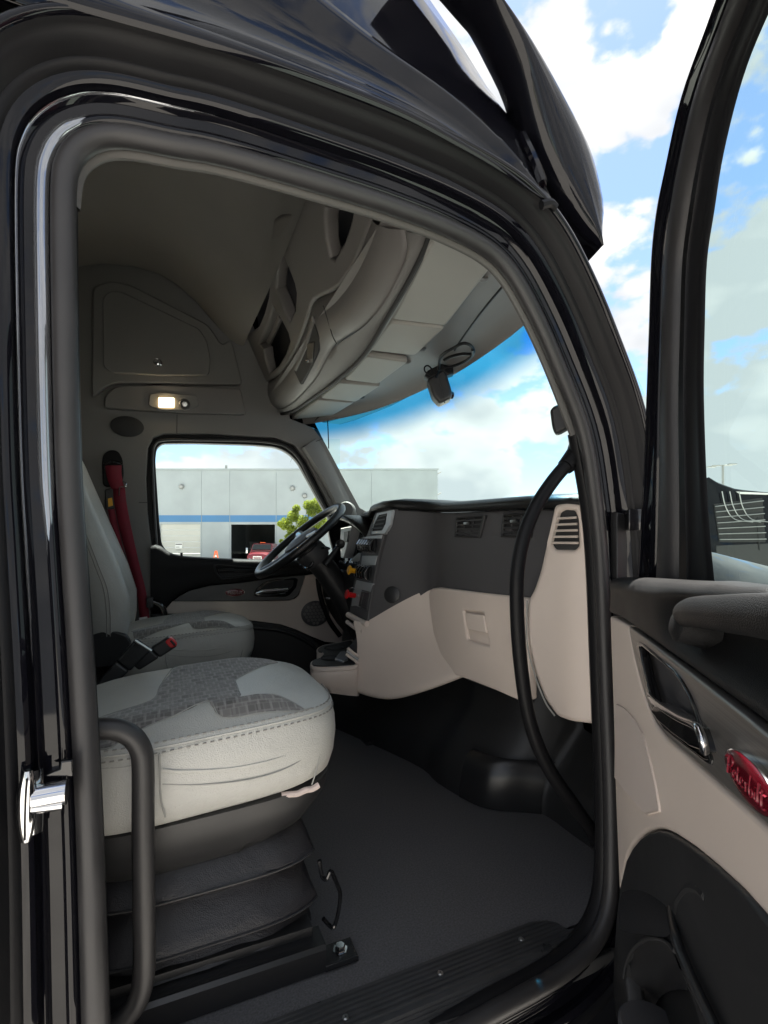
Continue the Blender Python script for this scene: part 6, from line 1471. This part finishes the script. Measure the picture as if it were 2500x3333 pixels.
# open bay
mesh('bay_interior', [(bd[0][0] - 1, 0.25, 0), (bd[1][0] + 1, 0.25, 0), (bd[1][0] + 1, 9, 0), (bd[0][0] - 1, 9, 0), (bd[0][0] - 1, 0.25, 5), (bd[1][0] + 1, 0.25, 5), (bd[1][0] + 1, 9, 5), (bd[0][0] - 1, 9, 5)], [(3, 2, 6, 7), (0, 3, 7, 4), (1, 2, 6, 5), (4, 5, 6, 7), (0, 1, 2, 3)], 'bay', bl)
for k in range(3):
    box('bay_rack', (bd[0][0] + 1.0 + k * 1.4, 5.5 + (k % 2), 1.5), (1.0, 0.8, 3.0 - 0.3 * k), 'bay', bl, 0.03)
def dome_lamp(p):
    return lathe('wall_lamp', [(0.02, 0.3), (0.16, 0.28), (0.24, 0.16), (0.26, 0.0)], (p[0], 0.0, p[2]), (0, -1, 0), 'galv', bl, 12)
for p in [(-19.744,0.0,8.224),(-8.923,0.0,8.065),(-7.737,0.0,7.342)]:
    dome_lamp(p)
p = [(-15.505,0.0,9.815)][0]
tube('roof_vent', [(p[0], 0.3, zt), (p[0], 0.3, zt + 0.5)], 0.12, 'galv', bl, sides=8)
for py in [(5.34,0.0,9.7),(5.34,0.0,7.66)]:
    tube('corner_bracket', [(xs_[-1], 0.1, py[2] - 0.2), (xs_[-1] + 0.35, 0.1, py[2])], 0.06, 'galv', bl, sides=6)

# red truck parked nose-on before the bay
rt = root('red_truck', 'red truck parked nose-on before the dark loading bay', 'truck', (0, 0, 0), None, RZ)
lat = [(-11.33,0.0,2.05)][0][0]
rt.location = (Vector((17.545,39.471,0)) + Vector((math.cos(RZ), math.sin(RZ), 0)) * lat)
prof_ = [(-0.9, 0.0), (-0.95, 0.3), (-0.92, 1.0), (-0.8, 1.35), (-0.3, 1.45), (0.5, 1.55)]
rings = []
for y, wd, z0, z1 in [(-0.05, 0.80, 0.75, 1.55), (0.0, 0.92, 0.7, 1.68), (0.25, 0.98, 0.7, 1.78), (1.4, 1.03, 0.7, 1.98), (1.45, 1.05, 0.7, 2.0)]:
    rings.append([Vector(q) for q in [(-wd, y, z0), (-wd, y, z1 - 0.25), (-wd * 0.85, y, z1 - 0.06), (-wd * 0.4, y, z1), (wd * 0.4, y, z1), (wd * 0.85, y, z1 - 0.06), (wd, y, z1 - 0.25), (wd, y, z0)]])
rings_mesh('hood', rings, 'truckred', rt, True, False, True, 30)
rings = []
for y, wd, z1 in [(1.45, 0.98, 2.02), (1.85, 0.92, 2.62), (2.0, 0.92, 2.68), (3.6, 0.95, 2.7)]:
    rings.append([Vector(q) for q in [(-1.05, max(y, 1.46), 0.8), (-1.05, max(y, 1.46), 1.9), (-wd, y, z1 - 0.08), (-wd * 0.8, y, z1), (wd * 0.8, y, z1), (wd, y, z1 - 0.08), (1.05, max(y, 1.46), 1.9), (1.05, max(y, 1.46), 0.8)]])
rings_mesh('truck_cabin', rings, 'truckred', rt, True, False, True, 30)
plate('truck_windshield', [(-0.88, 1.44, 2.08), (0.88, 1.44, 2.08), (0.80, 1.78, 2.56), (-0.80, 1.78, 2.56)], 'autoglass', rt, th=0.03, bev=0.005, n=(0, -0.82, 0.57), off=0.02)
gr = plate('grille', [(-0.42, -0.06, 0.85), (0.42, -0.06, 0.85), (0.38, -0.06, 1.5), (-0.38, -0.06, 1.5)], 'chrome', rt, [[(-0.36, -0.06, 0.91), (0.36, -0.06, 0.91), (0.33, -0.06, 1.44), (-0.33, -0.06, 1.44)]], th=0.06, bev=0.01, n=FY)
for k in range(7):
    tube('grille_bar', [(-0.36, -0.06, 0.95 + k * 0.075), (0.36, -0.06, 0.95 + k * 0.075)], 0.018, 'chrome', gr, sides=6)
for s_ in (-1, 1):
    lathe('headlight', [(0.14, 0), (0.14, 0.04), (0.1, 0.06), (0.01, 0.07)], (s_ * 0.68, -0.02, 1.15), (0, -1, 0), 'chrome', rt, 16)
    tube('mirror_arm', [(s_ * 1.02, 1.6, 2.2), (s_ * 1.3, 1.5, 2.15)], 0.03, 'dark', rt, sides=6)
    box('mirror', (s_ * 1.36, 1.5, 2.0), (0.16, 0.1, 0.5), 'chrome' if s_ < 0 else 'dark', rt, 0.02)
    lathe('wheel', [(0.5, -0.13), (0.52, -0.08), (0.52, 0.08), (0.5, 0.13), (0.3, 0.13), (0.28, 0.06), (0.001, 0.08)], (s_ * 0.9, 0.9, 0.52), (s_, 0, 0), 'tyre', rt, 24)
    lathe('wheel', [(0.5, -0.13), (0.52, -0.08), (0.52, 0.08), (0.5, 0.13), (0.3, 0.13), (0.28, 0.06), (0.001, 0.08)], (s_ * 0.9, 3.2, 0.52), (s_, 0, 0), 'tyre', rt, 24)
box('bumper', (0, -0.1, 0.62), (2.1, 0.2, 0.35), 'chrome', rt, 0.04)
box('roof_light_bar', (0, 2.0, 2.74), (0.5, 0.12, 0.06), 'orange', rt, 0.01)
rt2 = copy_tree(rt)
rt2.location = (3.2, -4.6, 0)
rt2.rotation_euler = (0, 0, R(-40))
rt2['label'] = 'red truck standing in the yard behind the viewer, mirrored in the door post'

# orange folding stand
an = root('orange_stand', 'orange A-frame warning stand on the yard below the driver window', 'warning stand', (0, 0, 0), None, RZ)
lat = [(-13.675,0.0,2.05)][0][0]
an.location = Vector((15.95,35.802,0)) + Vector((math.cos(RZ), math.sin(RZ), 0)) * lat
for s_ in (-1, 1):
    tube('leg', [(s_ * 0.42, 0, 0), (s_ * 0.05, 0, 1.98)], 0.055, 'orange', an, sides=6)
tube('cross_bar', [(-0.22, 0, 1.05), (0.22, 0, 1.05)], 0.05, 'label', an, sides=6)
tube('cross_bar', [(-0.13, 0, 1.55), (0.13, 0, 1.55)], 0.04, 'label', an, sides=6)

# young tree between the yard and the warehouse
tree = root('young_tree', 'young tree with sparse bright yellow-green leaves seen past the steering wheel', 'tree', (0, 0, 0), None, RZ)
lat = [(-4.306,0.0,2.05)][0][0]
tree.location = Vector((10.367,22.964,0)) + Vector((math.cos(RZ), math.sin(RZ), 0)) * lat
def leafmat():
    m = bpy.data.materials.new('bright_leaves')
    m.use_nodes = True
    t = m.node_tree
    b = t.nodes['Principled BSDF']
    b.inputs['Base Color'].default_value = (0.11, 0.15, 0.018, 1)
    b.inputs['Roughness'].default_value = 0.5
    tl = t.nodes.new('ShaderNodeBsdfTranslucent')
    tl.inputs[0].default_value = (0.40, 0.46, 0.045, 1)
    ad = t.nodes.new('ShaderNodeMixShader')
    ad.inputs[0].default_value = 0.5
    t.links.new(b.outputs[0], ad.inputs[1])
    t.links.new(tl.outputs[0], ad.inputs[2])
    t.links.new(ad.outputs[0], t.nodes['Material Output'].inputs[0])
    return m
M['leaf'] = leafmat()
tube('trunk', [(0, 0, 0), (0.02, 0, 0.8), (-0.03, 0.03, 1.7), (0.05, 0, 2.6), (0.25, 0, 3.6), (0.4, 0.05, 4.4)], 0.07, 'bark', tree, sides=8, taper=(1, 0.25))
rnd = random.Random(3)
blobs = []
for px, py, rr in [(930, 1705, 0.36), (955, 1680, 0.33), (965, 1655, 0.22), (985, 1700, 0.38), (955, 1730, 0.34), (940, 1750, 0.25), (1000, 1735, 0.3), (1005, 1645, 0.3), (1030, 1640, 0.33), (1015, 1665, 0.3), (1045, 1660, 0.3), (1050, 1690, 0.35), (1030, 1720, 0.35), (912, 1705, 0.16), (916, 1762, 0.12)]:
    blobs.append(((px - 985) / 1600 * 26, 2.05 + (1790 - py) / 1600 * 26, rr))
for x, z, r_ in blobs:
    tube('limb', [(0.02, 0, max(1.3, z - 1.5)), (x * 0.5, 0.05, z - 0.5), (x, 0.0, z)], 0.02, 'bark', tree, sides=5, taper=(1, 0.3))
vs, fs = [], []
for x, z, r_ in blobs:
    for k in range(int(900 * r_ / 0.3)):
        d = Vector((rnd.gauss(0, 1), rnd.gauss(0, 1), rnd.gauss(0, 1))).normalized() * (r_ * rnd.random() ** 0.5)
        c = Vector((x, 0, z)) + Vector((d.x, d.y * 1.3, d.z))
        a = Vector((rnd.gauss(0, 1), rnd.gauss(0, 1), rnd.gauss(0, 0.6))).normalized()
        b = a.cross(Vector((rnd.gauss(0, 1), rnd.gauss(0, 1), rnd.gauss(0, 1)))).normalized()
        l_ = 0.032 + rnd.random() * 0.03
        i = len(vs)
        vs += [c - a * l_, c + b * l_ * 0.55, c + a * l_, c - b * l_ * 0.55]
        fs.append((i, i + 1, i + 2, i + 3))
mesh('crown', vs, fs, 'leaf', tree)

# yard lamp
lt = root('yard_lamp', 'tall double-headed parking lot lamp seen through the open door window', 'lamp post', (0, 0, 0), None, RZ)
lat = [(41.362,0.0,2.05)][0][0]
lt.location = Vector((23.925,54.144,0)) + Vector((math.cos(RZ), math.sin(RZ), 0)) * lat
zl = [(-46.875,0.0,12.438)][0][2]
tube('pole', [(0, 0, 0), (0, 0, 4), (0, 0, zl)], 0.16, 'galv', lt, sides=10, taper=(1.2, 0.8))
for s_, dy in ((-1, -0.3), (1, -0.2), (-1, 0.6), (1, 0.5)):
    tube('lamp_arm', [(0, 0, zl - 0.1), (s_ * 0.5, dy * 0.4, zl - 0.05)], 0.06, 'galv', lt, sides=6)
    box('lamp_head', (s_ * 1.0, dy, zl + (0.05 if s_ > 0 else -0.15)), (1.0, 0.35, 0.12), 'galv', lt, 0.03)

# black truck parked ahead seen through the open door's window
bt = root('black_truck', 'black parked truck with reflected lines built as bars seen through the open door window', 'truck', (3.987,8.291,0), None, RZ)
pf = [(5.5,0.0,0.0),(5.5,0.0,2.987),(5.938,0.0,3.394),(6.456,0.0,3.475),(6.606,0.0,3.556),(6.75,0.0,3.45),(7.188,0.0,3.287),(7.812,0.0,3.225),(9.062,0.0,3.162),(10.812,0.0,2.987),(10.938,0.0,0.0)]
sec = resample(rounded([V(p) for p in pf], 0.05, 3), 90, True)
rings = [[p + Vector((0, y, 0)) + (Vector((lambda q: (q.x * 0, 0, 0))(p))) for p in sec] for y in (0.0, 0.03, 2.4)]
cc_ = sum(sec, Vector()) / len(sec)
rings[0] = [p.lerp(cc_, 0.02) for p in sec]
rings_mesh('truck_body', rings, 'paint', bt, True, False, True, 40)
gq = [(p[0], -0.02, p[2]) for p in [(6.7,0.0,2.987),(7.688,0.0,3.112),(7.75,0.0,2.206),(6.812,0.0,2.206)]]
g_ = plate('grille', gq, 'dark', bt, th=0.04, bev=0.01, n=FY)  # dark plate behind bars that imitate reflections, not a real grille
for k in range(7):
    f = (k + 0.5) / 7
    tube('grille_bar', [V(gq[0]).lerp(V(gq[3]), f) + Vector((0, -0.02, 0)), V(gq[1]).lerp(V(gq[2]), f) + Vector((0, -0.02, 0))], 0.012, 'steel', g_, sides=6)  # bars shaped after level lines reflected in the glossy body
for ln in [[(6.844,0.0,3.237),(6.919,0.0,2.925),(7.094,0.0,2.675),(7.469,0.0,2.612)],[(7.0,0.0,3.237),(7.075,0.0,2.925),(7.25,0.0,2.675),(7.625,0.0,2.612)],[(7.188,0.0,3.237),(7.262,0.0,2.925),(7.438,0.0,2.675),(7.812,0.0,2.612)]]:
    tube('reflection_rod', [(p[0], -0.05, p[2]) for p in ln], 0.010, 'steel', g_, sides=6)  # rods shaped after the curved lines of the same reflection
plate('side_window', [(p[0], -0.012, p[2]) for p in [(7.156,0.0,3.237),(8.188,0.0,3.188),(8.188,0.0,3.162),(7.237,0.0,3.188)]], 'label', bt, th=0.02, bev=0.003, n=FY)
tube('body_seam', [(p[0], -0.02, p[2]) for p in [(7.656,0.0,2.706),(7.575,0.0,2.675),(7.6,0.0,2.362),(7.625,0.0,2.05)]], 0.012, 'dark', bt, sides=6)
plate('lower_skirt', [(p[0], -0.015, p[2]) for p in [(6.75,0.0,2.144),(9.062,0.0,2.237),(9.062,0.0,0.425),(6.75,0.0,0.425)]], 'black', bt, th=0.03, bev=0.01, n=FY)
for c in [(6.438,0.0,0.737),(10.0,0.0,0.737)]:
    lathe('wheel', [(0.5, -0.05), (0.52, 0.0), (0.5, 0.1), (0.3, 0.1), (0.28, 0.04), (0.001, 0.05)], (c[0], 0.02, 0.52), (0, -1, 0), 'tyre', bt, 24)
